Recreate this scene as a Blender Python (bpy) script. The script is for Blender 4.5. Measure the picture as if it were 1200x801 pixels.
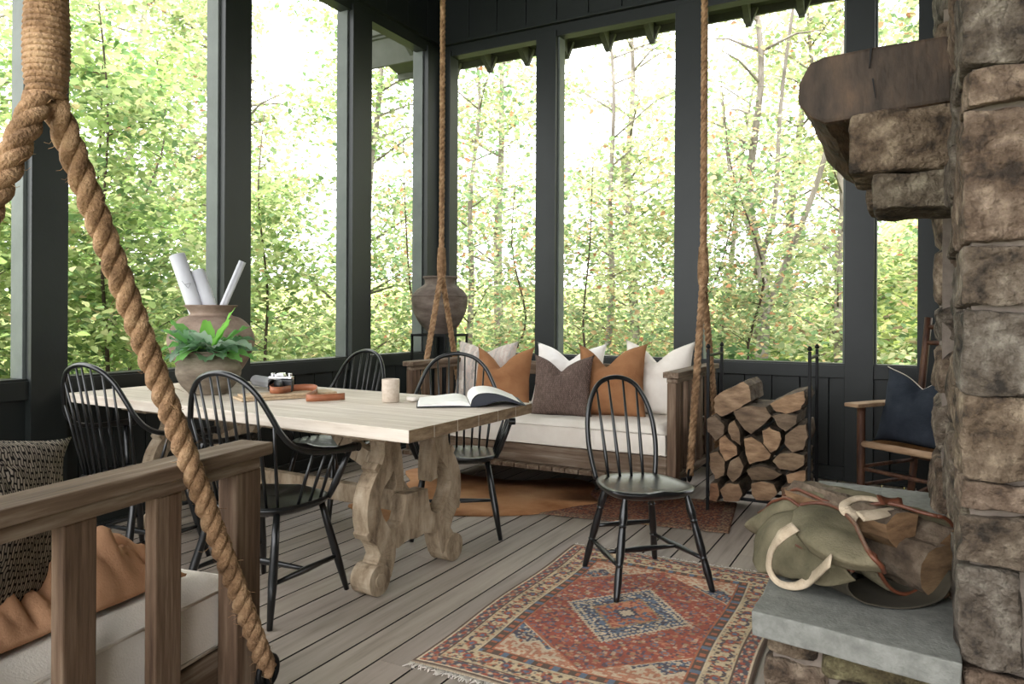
import bpy, bmesh, math, random
import numpy as np
from mathutils import Vector, Matrix, noise as mnoise

for o in list(bpy.data.objects):
    bpy.data.objects.remove(o)
S = bpy.context.scene
COL = S.collection
random.seed(7)
rng = np.random.default_rng(11)

# ------------------------------------------------------------------ camera
EYE = 1.18
YAW = math.radians(28.59)
ROLL = 0.005
fwd = Vector((-math.sin(YAW), math.cos(YAW), 0))
rgt = Vector((math.cos(YAW), math.sin(YAW), 0))
upv = Vector((0, 0, 1))
r2 = rgt * math.cos(ROLL) + upv * math.sin(ROLL)
u2 = upv * math.cos(ROLL) - rgt * math.sin(ROLL)
cam_data = bpy.data.cameras.new('camera')
cam = bpy.data.objects.new('camera', cam_data)
COL.objects.link(cam)
m = Matrix((r2, u2, -fwd)).transposed().to_4x4()
m.translation = Vector((0, 0, EYE))
cam.matrix_world = m
cam_data.sensor_width = 36
cam_data.lens = 864.3 / 1200 * 36
cam_data.shift_y = -(400.5 - 369.67) / 1200
cam_data.clip_start = 0.02
cam_data.clip_end = 300
S.camera = cam

# ------------------------------------------------------------------ light
world = bpy.data.worlds.new('world')
S.world = world
world.use_nodes = True
bg = world.node_tree.nodes['Background']
bg.inputs[0].default_value = (0.975, 0.99, 1.0, 1)
bg.inputs[1].default_value = 3.6
sun_data = bpy.data.lights.new('sun', 'SUN')
sun_data.energy = 7.0
sun_data.angle = math.radians(25)
sun_data.color = (1.0, 0.95, 0.84)
sun = bpy.data.objects.new('sun', sun_data)
COL.objects.link(sun)
sun.rotation_euler = (math.radians(10), math.radians(-8), 0)
S.view_settings.view_transform = 'Standard'
S.view_settings.look = 'None'
S.view_settings.exposure = 0.70
S.view_settings.gamma = 1
S.view_settings.use_curve_mapping = False


# ------------------------------------------------------------------ materials
def srgb(c):
    return tuple(((v / 255) / 12.92 if v / 255 <= 0.04045 else ((v / 255 + 0.055) / 1.055) ** 2.4) for v in c) + (1,)


def nmat(name, cols, scale=6, stretch=(1, 1, 1), rough=0.7, bump=0.15, bscale=None, detail=6, spec=0.3,
         tint=None, metallic=0.0, pos=None, dist=0.01):
    """noise-driven colour ramp in object coordinates"""
    mt = bpy.data.materials.new(name)
    mt.use_nodes = True
    nt = mt.node_tree
    N, L = nt.nodes, nt.links
    bs = N['Principled BSDF']
    bs.inputs['Roughness'].default_value = rough
    bs.inputs['Metallic'].default_value = metallic
    bs.inputs['Specular IOR Level'].default_value = spec
    tc = N.new('ShaderNodeTexCoord')
    mp = N.new('ShaderNodeMapping')
    mp.inputs['Scale'].default_value = stretch
    L.new(tc.outputs['Object'], mp.inputs[0])
    nz = N.new('ShaderNodeTexNoise')
    nz.inputs['Scale'].default_value = scale
    nz.inputs['Detail'].default_value = detail
    nz.inputs['Roughness'].default_value = 0.62
    L.new(mp.outputs[0], nz.inputs['Vector'])
    rp = N.new('ShaderNodeValToRGB')
    L.new(nz.outputs[0], rp.inputs[0])
    el = rp.color_ramp.elements
    n = len(cols)
    while len(el) < n:
        el.new(0.5)
    for i, c in enumerate(cols):
        el[i].position = (pos[i] if pos else 0.3 + 0.4 * i / max(1, n - 1))
        el[i].color = srgb(c)
    out = rp.outputs[0]
    if tint:
        at = N.new('ShaderNodeAttribute')
        at.attribute_name = tint
        mx = N.new('ShaderNodeMix')
        mx.data_type = 'RGBA'
        mx.blend_type = 'MULTIPLY'
        mx.inputs[0].default_value = 1
        L.new(out, mx.inputs[6])
        L.new(at.outputs['Color'], mx.inputs[7])
        out = mx.outputs[2]
    L.new(out, bs.inputs['Base Color'])
    if bump:
        n2 = N.new('ShaderNodeTexNoise')
        n2.inputs['Scale'].default_value = bscale or scale * 3
        n2.inputs['Detail'].default_value = 8
        L.new(mp.outputs[0], n2.inputs['Vector'])
        bp = N.new('ShaderNodeBump')
        bp.inputs['Strength'].default_value = bump
        bp.inputs['Distance'].default_value = dist
        L.new(n2.outputs[0], bp.inputs['Height'])
        L.new(bp.outputs[0], bs.inputs['Normal'])
    return mt


def wmat(name, cols, axis='x', scale=5, rough=0.65, bump=0.3, spec=0.25, tint=None, grain=14):
    """wood: noise stretched along one axis"""
    g = grain
    st = {'x': (1, g, g), 'y': (g, 1, g), 'z': (g, g, 1)}[axis]
    return nmat(name, cols, scale, st, rough, bump, scale * 1.6, 8, spec, tint, dist=0.006)


def vmat(name, rough=0.9, bump=0.3, bscale=300, mul=(1, 1, 1), attr='tint'):
    mt = bpy.data.materials.new(name)
    mt.use_nodes = True
    nt = mt.node_tree
    N, L = nt.nodes, nt.links
    bs = N['Principled BSDF']
    bs.inputs['Roughness'].default_value = rough
    bs.inputs['Specular IOR Level'].default_value = 0.1
    at = N.new('ShaderNodeAttribute')
    at.attribute_name = attr
    L.new(at.outputs['Color'], bs.inputs['Base Color'])
    tc = N.new('ShaderNodeTexCoord')
    n2 = N.new('ShaderNodeTexNoise')
    n2.inputs['Scale'].default_value = bscale
    L.new(tc.outputs['Object'], n2.inputs['Vector'])
    bp = N.new('ShaderNodeBump')
    bp.inputs['Strength'].default_value = bump
    bp.inputs['Distance'].default_value = 0.004
    L.new(n2.outputs[0], bp.inputs['Height'])
    L.new(bp.outputs[0], bs.inputs['Normal'])
    return mt


def leafmat(name):
    mt = bpy.data.materials.new(name)
    mt.use_nodes = True
    nt = mt.node_tree
    N, L = nt.nodes, nt.links
    for n in list(N):
        N.remove(n)
    out = N.new('ShaderNodeOutputMaterial')
    at = N.new('ShaderNodeAttribute')
    at.attribute_name = 'tint'
    d = N.new('ShaderNodeBsdfPrincipled')
    d.inputs['Roughness'].default_value = 0.55
    d.inputs['Specular IOR Level'].default_value = 0.25
    t = N.new('ShaderNodeBsdfTranslucent')
    mx = N.new('ShaderNodeMixShader')
    mx.inputs[0].default_value = 0.55
    L.new(at.outputs['Color'], d.inputs['Base Color'])
    L.new(at.outputs['Color'], t.inputs['Color'])
    L.new(d.outputs[0], mx.inputs[1])
    L.new(t.outputs[0], mx.inputs[2])
    L.new(mx.outputs[0], out.inputs[0])
    return mt


def weave(name, c1, c2, su, sv, rough=0.9, thr=0.5, bump=0.5):
    """two-colour fabric weave from crossed waves in UV-like object coords (x,z)"""
    mt = bpy.data.materials.new(name)
    mt.use_nodes = True
    nt = mt.node_tree
    N, L = nt.nodes, nt.links
    bs = N['Principled BSDF']
    bs.inputs['Roughness'].default_value = rough
    bs.inputs['Specular IOR Level'].default_value = 0.1
    tc = N.new('ShaderNodeTexCoord')
    mp = N.new('ShaderNodeMapping')
    mp.inputs['Scale'].default_value = (su, 1, sv)
    L.new(tc.outputs['Object'], mp.inputs[0])
    br = N.new('ShaderNodeTexBrick')
    br.inputs['Scale'].default_value = 1
    br.inputs['Color1'].default_value = srgb(c1)
    br.inputs['Color2'].default_value = srgb(tuple(int(v * 0.75) for v in c1))
    br.inputs['Mortar'].default_value = srgb(c2)
    br.inputs['Mortar Size'].default_value = 0.05
    br.inputs['Mortar Smooth'].default_value = 0.4
    sx = N.new('ShaderNodeSeparateXYZ')
    cx = N.new('ShaderNodeCombineXYZ')
    nz = N.new('ShaderNodeTexNoise')
    nz.inputs['Scale'].default_value = 25
    L.new(tc.outputs['Object'], nz.inputs['Vector'])
    ad = N.new('ShaderNodeVectorMath')
    ad.operation = 'MULTIPLY_ADD'
    ad.inputs[1].default_value = (0.5, 0.5, 0.5)
    L.new(nz.outputs['Color'], ad.inputs[0])
    L.new(mp.outputs[0], ad.inputs[2])
    L.new(ad.outputs[0], sx.inputs[0])
    L.new(sx.outputs[2], cx.inputs[0])
    L.new(sx.outputs[0], cx.inputs[1])
    L.new(cx.outputs[0], br.inputs['Vector'])
    L.new(br.outputs['Color'], bs.inputs['Base Color'])
    bp = N.new('ShaderNodeBump')
    bp.invert = True
    bp.inputs['Strength'].default_value = bump
    bp.inputs['Distance'].default_value = 0.006
    L.new(br.outputs['Fac'], bp.inputs['Height'])
    L.new(bp.outputs[0], bs.inputs['Normal'])
    return mt


M = {}
M['paint'] = nmat('dark_green_black_paint', [(21, 25, 24), (28, 32, 31)], 3, rough=0.45, bump=0.06, bscale=60, spec=0.38)
M['deck'] = wmat('weathered_grey_deck', [(130, 120, 110), (154, 143, 132), (166, 155, 144)], 'y', 1.6, 0.55, 0.2, 0.35, tint='tint')
M['deckdark'] = nmat('dark_gap_shade', [(8, 7, 7), (14, 12, 11)], 4, bump=0)  # gap shade put into the colour of board sides and underfloor
M['black'] = nmat('black_chair_paint', [(14, 15, 16), (23, 24, 25)], 8, rough=0.3, bump=0.06, bscale=70, spec=0.6)
M['tabletop'] = wmat('bleached_pine_top', [(176, 162, 146), (198, 187, 174), (210, 201, 190)], 'x', 2.2, 0.62, 0.2, 0.3, tint='tint')
M['endgrain'] = nmat('brown_board_ends', [(92, 74, 56), (128, 106, 82), (150, 130, 106)], 12, (1, 1, 4), 0.8, 0.4, 40)
M['oldwood'] = nmat('weathered_trestle_wood', [(98, 82, 64), (150, 132, 109), (176, 160, 138)], 7, (2.2, 2.2, 0.9), 0.8, 0.6, 25)
M['swingwood_x'] = wmat('grey_brown_timber_x', [(66, 50, 38), (104, 86, 70), (140, 126, 112)], 'x', 2.2, 0.7, 0.5)
M['swingwood_y'] = wmat('grey_brown_timber_y', [(66, 50, 38), (100, 82, 66), (142, 128, 112)], 'y', 2.2, 0.7, 0.5)
M['swingwood_z'] = wmat('grey_brown_timber_z', [(58, 42, 31), (94, 74, 58), (126, 108, 90)], 'z', 2.2, 0.7, 0.5)
M['rope'] = nmat('manila_rope_fibre', [(96, 72, 50), (144, 113, 84), (176, 146, 114)], 22, (1, 1, 1), 0.85, 0.8, 160, tint='tint')
M['linen'] = nmat('natural_white_linen', [(212, 203, 192), (228, 221, 212)], 5, rough=0.95, bump=0.25, bscale=160, spec=0.1)
M['linen_cool'] = nmat('cool_white_linen', [(226, 220, 214), (238, 234, 230)], 5, rough=0.95, bump=0.25, bscale=90, spec=0.1)
M['cushion'] = nmat('cushion_canvas', [(206, 196, 184), (222, 214, 204)], 4, rough=0.95, bump=0.2, bscale=220, spec=0.1)
M['rust'] = nmat('rust_linen', [(132, 90, 60), (156, 112, 78)], 6, rough=0.9, bump=0.3, bscale=110, spec=0.12)
M['throw'] = nmat('tan_linen_throw', [(176, 130, 98), (200, 156, 122)], 6, rough=0.9, bump=0.2, bscale=200, spec=0.1)
M['navy'] = nmat('navy_linen', [(38, 42, 49), (51, 56, 64)], 9, rough=0.9, bump=0.25, bscale=120, spec=0.1)
M['navyline'] = nmat('cream_piping', [(190, 180, 165), (200, 190, 178)], 9)
M['brownknit'] = weave('brown_woven_check', (128, 108, 98), (70, 58, 54), 50, 26)
M['greyknit'] = weave('grey_chunky_weave', (156, 144, 130), (34, 31, 30), 46, 20, bump=1.0)
M['stripe'] = weave('faint_stripe_linen', (222, 212, 203), (200, 184, 174), 9, 3)
M['slab'] = nmat('bluestone_slab', [(98, 98, 93), (112, 112, 106), (126, 126, 120)], 30, rough=0.8, bump=0.35, bscale=120, detail=9)
M['stone'] = nmat('fieldstone', [(44, 38, 32), (80, 69, 58), (100, 90, 79), (140, 130, 116)], 13, rough=0.85, bump=1.0, bscale=55, detail=14, tint='tint', pos=[0.37, 0.46, 0.55, 0.68], dist=0.03)
M['mortar'] = nmat('pale_mortar', [(96, 86, 77), (124, 113, 103)], 12, rough=0.95, bump=0.8, bscale=40)
M['mantel'] = nmat('dark_mantel_log', [(34, 25, 18), (66, 49, 36), (96, 73, 54)], 3.2, (5, 1, 2), 0.8, 0.9, 12, dist=0.02)
M['mantelend'] = nmat('mantel_end_grain', [(34, 27, 21), (58, 47, 38), (80, 63, 49)], 3, (4, 1, 1.5), 0.75, 0.6, 14)
M['bark'] = nmat('log_bark', [(52, 42, 34), (92, 78, 64), (124, 110, 94)], 14, (1, 0.4, 1), 0.9, 1.0, 30, dist=0.02)
M['splitwood'] = nmat('split_log_face', [(92, 74, 58), (128, 106, 84), (156, 134, 110)], 9, (1, 1, 3), 0.8, 0.5, 30, tint='tint')
M['iron'] = nmat('black_iron', [(14, 14, 15), (26, 26, 27)], 12, rough=0.5, bump=0.2, metallic=0.5)
M['canvas'] = nmat('olive_canvas', [(74, 70, 54), (100, 93, 74), (122, 113, 92)], 5, rough=0.9, bump=0.35, bscale=140, spec=0.12)
M['canvas_in'] = nmat('dark_canvas_lining', [(48, 44, 36), (66, 60, 48)], 6, rough=0.95)
M['leather'] = nmat('brown_leather', [(70, 38, 24), (100, 56, 36)], 16, rough=0.5, bump=0.2, spec=0.4)
M['tanleather'] = nmat('tan_leather', [(138, 84, 56), (166, 106, 76)], 16, rough=0.45, bump=0.15, spec=0.4)
M['webbing'] = nmat('cream_webbing', [(160, 143, 120), (184, 168, 146)], 30, rough=0.9, bump=0.4, bscale=200)
M['clay'] = nmat('aged_clay', [(78, 68, 58), (112, 101, 87), (142, 130, 114)], 6, (1, 1, 3), 0.85, 0.5, 22)
M['clayband'] = nmat('weathered_urn_clay', [(70, 60, 54), (98, 86, 78), (122, 110, 101)], 5, (1, 1, 2.5), 0.85, 0.6, 20)
M['claydark'] = nmat('dark_urn_clay', [(92, 74, 64), (136, 116, 102), (164, 146, 132)], 4, (1, 1, 2), 0.8, 0.5, 20)
M['soil'] = nmat('potting_soil', [(40, 32, 26), (60, 48, 38)], 30, bump=0.8)
M['paper'] = nmat('white_paper', [(188, 188, 192), (202, 202, 206)], 5, rough=0.8, bump=0.05)
M['ink'] = nmat('grey_ink', [(120, 120, 124), (146, 146, 150)], 30, rough=0.8, bump=0)
M['page'] = nmat('book_pages', [(226, 224, 218), (238, 236, 231)], 5, rough=0.75, bump=0.05)
M['bookcover'] = nmat('dark_book_cover', [(34, 36, 42), (48, 50, 58)], 5, rough=0.6)
M['mug'] = nmat('sandy_stoneware', [(178, 162, 146), (200, 186, 170)], 60, rough=0.7, bump=0.15, bscale=120)
M['camblack'] = nmat('black_camera_body', [(18, 18, 20), (30, 30, 32)], 40, rough=0.35, bump=0.2, bscale=300, spec=0.6)
M['chrome'] = nmat('silver_metal', [(190, 190, 192), (210, 210, 212)], 10, rough=0.25, bump=0, metallic=0.9)
M['board'] = wmat('pale_board', [(170, 146, 116), (200, 178, 148)], 'x', 4, 0.7, 0.2)
M['hide'] = nmat('tan_cowhide', [(150, 98, 60), (186, 134, 92), (206, 160, 118)], 2.4, rough=0.8, bump=0.3, bscale=120)
M['rug'] = vmat('rug_wool', 0.95, 0.6, 400)
M['leaf'] = leafmat('tree_leaf')
M['treebark'] = nmat('grey_tree_bark', [(86, 78, 70), (128, 120, 112), (158, 150, 142)], 9, (1, 1, 0.3), 0.9, 0.8, 30)
M['twig'] = nmat('dark_twig', [(58, 48, 40), (84, 70, 60)], 9)
M['hill'] = nmat('leafy_slope', [(84, 96, 46), (128, 142, 72), (166, 156, 110)], 1.6, rough=0.95, bump=0.6, bscale=8, detail=9)
M['rock'] = nmat('rocker_wood', [(44, 28, 20), (78, 50, 36), (104, 72, 52)], 6, (3, 3, 0.8), 0.55, 0.4, 30)
M['rockarm'] = nmat('worn_rocker_arm', [(142, 110, 82), (176, 146, 116)], 6, (1, 6, 6), 0.6, 0.3, 30)
M['rush'] = weave('woven_rush_back', (150, 104, 62), (96, 62, 36), 60, 60, bump=0.8)
M['plant'] = leafmat('plant_leaf')
M['paint_skylit'] = nmat('sky_lit_frame_grey', [(78, 83, 80), (94, 99, 96)], 4, rough=0.5, bump=0.1, bscale=50)  # lighter grey puts sky light on the post sides into the colour
M['soffit'] = nmat('grey_green_soffit', [(78, 80, 72), (94, 96, 88)], 3, rough=0.8, bump=0.1)


# ------------------------------------------------------------------ mesh helpers
class MB:
    def __init__(self):
        self.v = []
        self.f = []
        self.mi = []
        self.tint = None

    def add(self, vs, fs, mi=0, tint=None):
        b = len(self.v)
        self.v.extend([tuple(p) for p in vs])
        self.f.extend([tuple(i + b for i in f) for f in fs])
        self.mi.extend([mi] * len(fs))
        if tint is not None or self.tint is not None:
            if self.tint is None:
                self.tint = [(1, 1, 1)] * b
            self.tint.extend([tint or (1, 1, 1)] * len(vs))
        return self

    def box(self, x0, x1, y0, y1, z0, z1, mi=0, tint=None, X=None, sides=None):
        vs = [Vector((x, y, z)) for z in (z0, z1) for y in (y0, y1) for x in (x0, x1)]
        if X is not None:
            vs = [X @ v for v in vs]
        fs = [(0, 2, 3, 1), (4, 5, 7, 6), (0, 1, 5, 4), (2, 6, 7, 3), (0, 4, 6, 2), (1, 3, 7, 5)]
        self.add(vs, fs, mi, tint)
        if sides is not None:
            self.mi[-2:] = [sides, sides]
        return self

    def bar(self, p, q, w, h, up=(0, 0, 1), mi=0, tint=None):
        """rectangular bar from p to q: w sideways, h along up"""
        p, q, up = Vector(p), Vector(q), Vector(up)
        d = (q - p).normalized()
        s = d.cross(up)
        if s.length < 1e-4:
            s = d.cross(Vector((0, 1, 0)))
        s.normalize()
        u = s.cross(d)
        vs = []
        for e in (p, q):
            for a, b in ((-1, -1), (1, -1), (1, 1), (-1, 1)):
                vs.append(e + s * a * w / 2 + u * b * h / 2)
        return self.add(vs, [(3, 2, 1, 0), (4, 5, 6, 7), (0, 1, 5, 4), (1, 2, 6, 5), (2, 3, 7, 6), (3, 0, 4, 7)], mi, tint)

    def tube(self, pts, r, n=10, cap=True, mi=0, tint=None, flat=1.0, closed=False):
        pts = [Vector(p) for p in pts]
        k = len(pts)
        if not hasattr(r, '__len__'):
            r = [r] * k
        vs = []
        nrm = None
        for i, p in enumerate(pts):
            if closed:
                t = (pts[(i + 1) % k] - pts[i - 1])
            else:
                t = (pts[min(i + 1, k - 1)] - pts[max(i - 1, 0)])
            t.normalize()
            if nrm is None:
                a = Vector((0, 0, 1)) if abs(t.z) < 0.9 else Vector((1, 0, 0))
                nrm = (a - t * a.dot(t)).normalized()
            else:
                nrm = nrm - t * nrm.dot(t)
                nrm.normalize()
            b = t.cross(nrm)
            for j in range(n):
                an = 2 * math.pi * j / n
                vs.append(p + nrm * math.cos(an) * r[i] * flat + b * math.sin(an) * r[i])
        fs = []
        for i in range(k if closed else k - 1):
            i2 = (i + 1) % k
            for j in range(n):
                fs.append((i * n + j, i * n + (j + 1) % n, i2 * n + (j + 1) % n, i2 * n + j))
        if cap and not closed:
            fs.append(tuple(range(n - 1, -1, -1)))
            fs.append(tuple((k - 1) * n + j for j in range(n)))
        return self.add(vs, fs, mi, tint)

    def lathe(self, prof, c=(0, 0, 0), n=40, mi=0, cap=False, X=None):
        vs = []
        for r, z in prof:
            for j in range(n):
                a = 2 * math.pi * j / n
                v = Vector((c[0] + r * math.cos(a), c[1] + r * math.sin(a), c[2] + z))
                vs.append(X @ v if X is not None else v)
        fs = []
        for i in range(len(prof) - 1):
            for j in range(n):
                fs.append((i * n + j, i * n + (j + 1) % n, (i + 1) * n + (j + 1) % n, (i + 1) * n + j))
        if cap:
            fs.append(tuple(range(n - 1, -1, -1)))
            fs.append(tuple((len(prof) - 1) * n + j for j in range(n)))
        return self.add(vs, fs, mi)

    def prism(self, poly, off, mi=0, mside=None, tint=None):
        """poly: 3D points; off: extrusion vector"""
        off = Vector(off)
        poly = [Vector(p) for p in poly]
        n = len(poly)
        self.add(poly + [p + off for p in poly], [], mi, tint)
        b = len(self.v) - 2 * n
        ms = mi if mside is None else mside
        self.f.append(tuple(b + i for i in range(n - 1, -1, -1)))
        self.f.append(tuple(b + n + i for i in range(n)))
        self.mi += [mi, mi]
        for i in range(n):
            j = (i + 1) % n
            self.f.append((b + i, b + j, b + n + j, b + n + i))
            self.mi.append(ms)
        return self

    def build(self, name, mat, parent=None, smooth=False, bevel=0, sub=0, angle=None, recalc=True):
        me = bpy.data.meshes.new(name)
        me.from_pydata(self.v, [], self.f)
        mats = mat if isinstance(mat, (list, tuple)) else [mat]
        for x in mats:
            me.materials.append(M[x] if isinstance(x, str) else x)
        if len(mats) > 1:
            me.polygons.foreach_set('material_index', self.mi)
        if self.tint is not None:
            ca = me.color_attributes.new('tint', 'FLOAT_COLOR', 'POINT')
            arr = np.ones((len(self.v), 4), np.float32)
            arr[:, :3] = np.array(self.tint, np.float32)
            ca.data.foreach_set('color', arr.ravel())
        if recalc:
            bm = bmesh.new()
            bm.from_mesh(me)
            bmesh.ops.recalc_face_normals(bm, faces=bm.faces)
            bm.to_mesh(me)
            bm.free()
        if smooth:
            me.polygons.foreach_set('use_smooth', [True] * len(me.polygons))
        o = bpy.data.objects.new(name, me)
        COL.objects.link(o)
        if parent:
            o.parent = parent
        if bevel:
            b = o.modifiers.new('bevel', 'BEVEL')
            b.width = bevel
            b.segments = 2
            b.limit_method = 'ANGLE'
            b.angle_limit = math.radians(40)
        if sub:
            s = o.modifiers.new('sub', 'SUBSURF')
            s.levels = s.render_levels = sub
        if smooth and (bevel or angle):
            me.set_sharp_from_angle(angle=math.radians(angle or 45)) if hasattr(me, 'set_sharp_from_angle') else None
        return o


def tag(o, label=None, cat=None, group=None, kind=None):
    if label:
        o['label'] = label
    if cat:
        o['category'] = cat
    if group:
        o['group'] = group
    if kind:
        o['kind'] = kind
    return o


def thing(name, label, cat, loc=(0, 0, 0), rot=0, group=None, kind=None):
    o = bpy.data.objects.new(name, None)
    o.empty_display_size = 0.1
    COL.objects.link(o)
    o.location = loc
    o.rotation_euler = (0, 0, rot)
    return tag(o, label, cat, group, kind)


def copy_tree(o, parent=None):
    c = o.copy()
    COL.objects.link(c)
    c.parent = parent
    for ch in list(o.children):
        copy_tree(ch, c)
    return c


def spline(pts, n):
    """Catmull-Rom through points -> n samples"""
    P = [Vector(p) for p in pts]
    P = [2 * P[0] - P[1]] + P + [2 * P[-1] - P[-2]]
    segs = len(P) - 3
    out = []
    for i in range(n):
        t = i / (n - 1) * segs
        k = min(int(t), segs - 1)
        u = t - k
        a, b, c, d = P[k:k + 4]
        out.append(0.5 * ((2 * b) + (c - a) * u + (2 * a - 5 * b + 4 * c - d) * u * u + (3 * b - a - 3 * c + d) * u ** 3))
    return out


def nz(v, s=1.0, seed=0):
    return mnoise.noise(Vector(v) * s + Vector((seed * 3.7, seed * 1.3, seed * 7.1)))


def rope_mesh(mb, pts, r, pitch, n_ring=8, strands=3, jitter=True):
    """three-strand laid rope along a path"""
    pts = [Vector(p) for p in pts]
    L = [0]
    for a, b in zip(pts, pts[1:]):
        L.append(L[-1] + (b - a).length)
    tot = L[-1]
    n = max(8, int(tot / pitch * 12))
    cs = []
    for i in range(n + 1):
        s = tot * i / n
        k = max(j for j in range(len(L)) if L[j] <= s + 1e-9)
        k = min(k, len(pts) - 2)
        u = (s - L[k]) / (L[k + 1] - L[k])
        cs.append(pts[k].lerp(pts[k + 1], u))
    for st in range(strands):
        path = []
        nrm = None
        for i, p in enumerate(cs):
            t = (cs[min(i + 1, n)] - cs[max(i - 1, 0)]).normalized()
            if nrm is None:
                a = Vector((1, 0, 0)) if abs(t.x) < 0.9 else Vector((0, 1, 0))
                nrm = (a - t * a.dot(t)).normalized()
            else:
                nrm = (nrm - t * nrm.dot(t)).normalized()
            b = t.cross(nrm)
            an = 2 * math.pi * (i / 12 + st / strands)
            path.append(p + (nrm * math.cos(an) + b * math.sin(an)) * r * 0.46)
        g = 0.93 + 0.09 * random.random()
        mb.tube(path, r * 0.56, n_ring, tint=(g, g * 0.98, g * 0.95))


def fray(mb, pts, r, count, seed=1):
    """loose fibre hairs standing off a rope"""
    R = random.Random(seed)
    pts = [Vector(p) for p in pts]
    for _ in range(count):
        k = R.randrange(len(pts) - 1)
        p = pts[k].lerp(pts[k + 1], R.random())
        d = Vector((R.gauss(0, 1), R.gauss(0, 1), R.gauss(0, 1))).normalized()
        q = p + d * r * 0.9
        e = q + d * R.uniform(0.006, 0.018) + Vector((R.gauss(0, 1), R.gauss(0, 1), R.gauss(0, 1))) * 0.006
        mb.tube([q, (q + e) / 2 + Vector((0, 0, R.gauss(0, .003))), e], [0.0006, 0.0005, 0.0003], 3, tint=(1.15, 1.1, 1.0))


def stone(mb, x0, x1, y0, y1, z0, z1, seed, amp=0.012, cuts=7, tint=(1, 1, 1), fr=9, mi=0, X=None, power=9):
    c = Vector(((x0 + x1) / 2, (y0 + y1) / 2, (z0 + z1) / 2))
    h = Vector(((x1 - x0) / 2, (y1 - y0) / 2, (z1 - z0) / 2))
    n = cuts
    idx = {}
    vs = []
    fs = []

    def vid(i, j, k):
        key = (i, j, k)
        if key not in idx:
            p = Vector((i / n * 2 - 1, j / n * 2 - 1, k / n * 2 - 1))
            l = (abs(p.x) ** power + abs(p.y) ** power + abs(p.z) ** power) ** (1 / power)
            p = p / l
            q = c + Vector((p.x * h.x, p.y * h.y, p.z * h.z))
            d = Vector((nz(q, fr, seed), nz(q, fr, seed + 5), nz(q, fr, seed + 9)))
            d2 = Vector((nz(q, fr * 3, seed), nz(q, fr * 3, seed + 5), nz(q, fr * 3, seed + 9)))
            q = q + d * amp * 1.4 + d2 * amp * 0.5
            idx[key] = len(vs)
            vs.append(X @ q if X is not None else q)
        return idx[key]

    for a in range(n):
        for b in range(n):
            fs.append((vid(a, b, 0), vid(a, b + 1, 0), vid(a + 1, b + 1, 0), vid(a + 1, b, 0)))
            fs.append((vid(a, b, n), vid(a + 1, b, n), vid(a + 1, b + 1, n), vid(a, b + 1, n)))
            fs.append((vid(a, 0, b), vid(a + 1, 0, b), vid(a + 1, 0, b + 1), vid(a, 0, b + 1)))
            fs.append((vid(a, n, b), vid(a, n, b + 1), vid(a + 1, n, b + 1), vid(a + 1, n, b)))
            fs.append((vid(0, a, b), vid(0, a, b + 1), vid(0, a + 1, b + 1), vid(0, a + 1, b)))
            fs.append((vid(n, a, b), vid(n, a + 1, b), vid(n, a + 1, b + 1), vid(n, a, b + 1)))
    mb.add(vs, fs, mi, tint)


def pillow_mesh(mb, w, h, t, chop=0.1, seed=0, n=26, ear=0.06, skew=0.0, lean=0.0):
    """knife-edge pillow: x width, z height (0..h), y thickness; pinched corners and a karate-chop dent"""
    front, back = [], []
    for side in (1, -1):
        g = []
        for j in range(n + 1):
            for i in range(n + 1):
                u = i / n * 2 - 1
                v = j / n * 2 - 1
                prof = max(0.0, (1 - abs(u) ** 2.2) * (1 - abs(v) ** 2.2)) ** 0.5
                x = u * w / 2 * (1 - 0.07 * (1 - abs(v)) ** 0.8 + ear * abs(u) * abs(v) ** 6)
                z = h / 2 + v * h / 2 * (1 - 0.05 * (1 - abs(u)) + ear * abs(v) * abs(u) ** 6)
                dent = chop * math.exp(-(abs(u - skew) / 0.42) ** 1.35) * max(0, (v + 0.2) / 1.2) ** 2
                z -= dent
                # sag: wide bottom, narrower top
                x *= 1 + 0.05 * (1 - (v + 1) / 2)
                y = side * t / 2 * prof
                y *= 1 - 0.45 * math.exp(-((u - skew) / 0.28) ** 2) * max(0, v) ** 1.5
                wr = nz((x * 1.0, side * 2 + y, z * 1.3), 7, seed) * 0.026 + nz((x, side, z * 2), 18, seed) * 0.006
                rad = abs(math.sin(math.atan2(v - 0.95, u - skew) * 7 + seed)) * math.exp(-((u - skew) ** 2 + (v - 0.9) ** 2) / 0.35)
                y += side * prof * (wr - rad * 0.026)
                g.append(Vector((x, y, z)))
        vs = g
        fs = []
        for j in range(n):
            for i in range(n):
                a = j * (n + 1) + i
                q = (a, a + 1, a + n + 2, a + n + 1)
                fs.append(q if side == -1 else q[::-1])
        mb.add(vs, fs)


def weld(o, d=0.0005):
    bm = bmesh.new()
    bm.from_mesh(o.data)
    bmesh.ops.remove_doubles(bm, verts=bm.verts, dist=d)
    bmesh.ops.recalc_face_normals(bm, faces=bm.faces)
    bm.to_mesh(o.data)
    bm.free()
    return o


# ================================================================== STRUCTURE
LX = -3.945      # inner plane of left window wall
BY = 5.808       # inner plane of back window wall
SILL = 0.845
HEAD = 3.62

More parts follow.
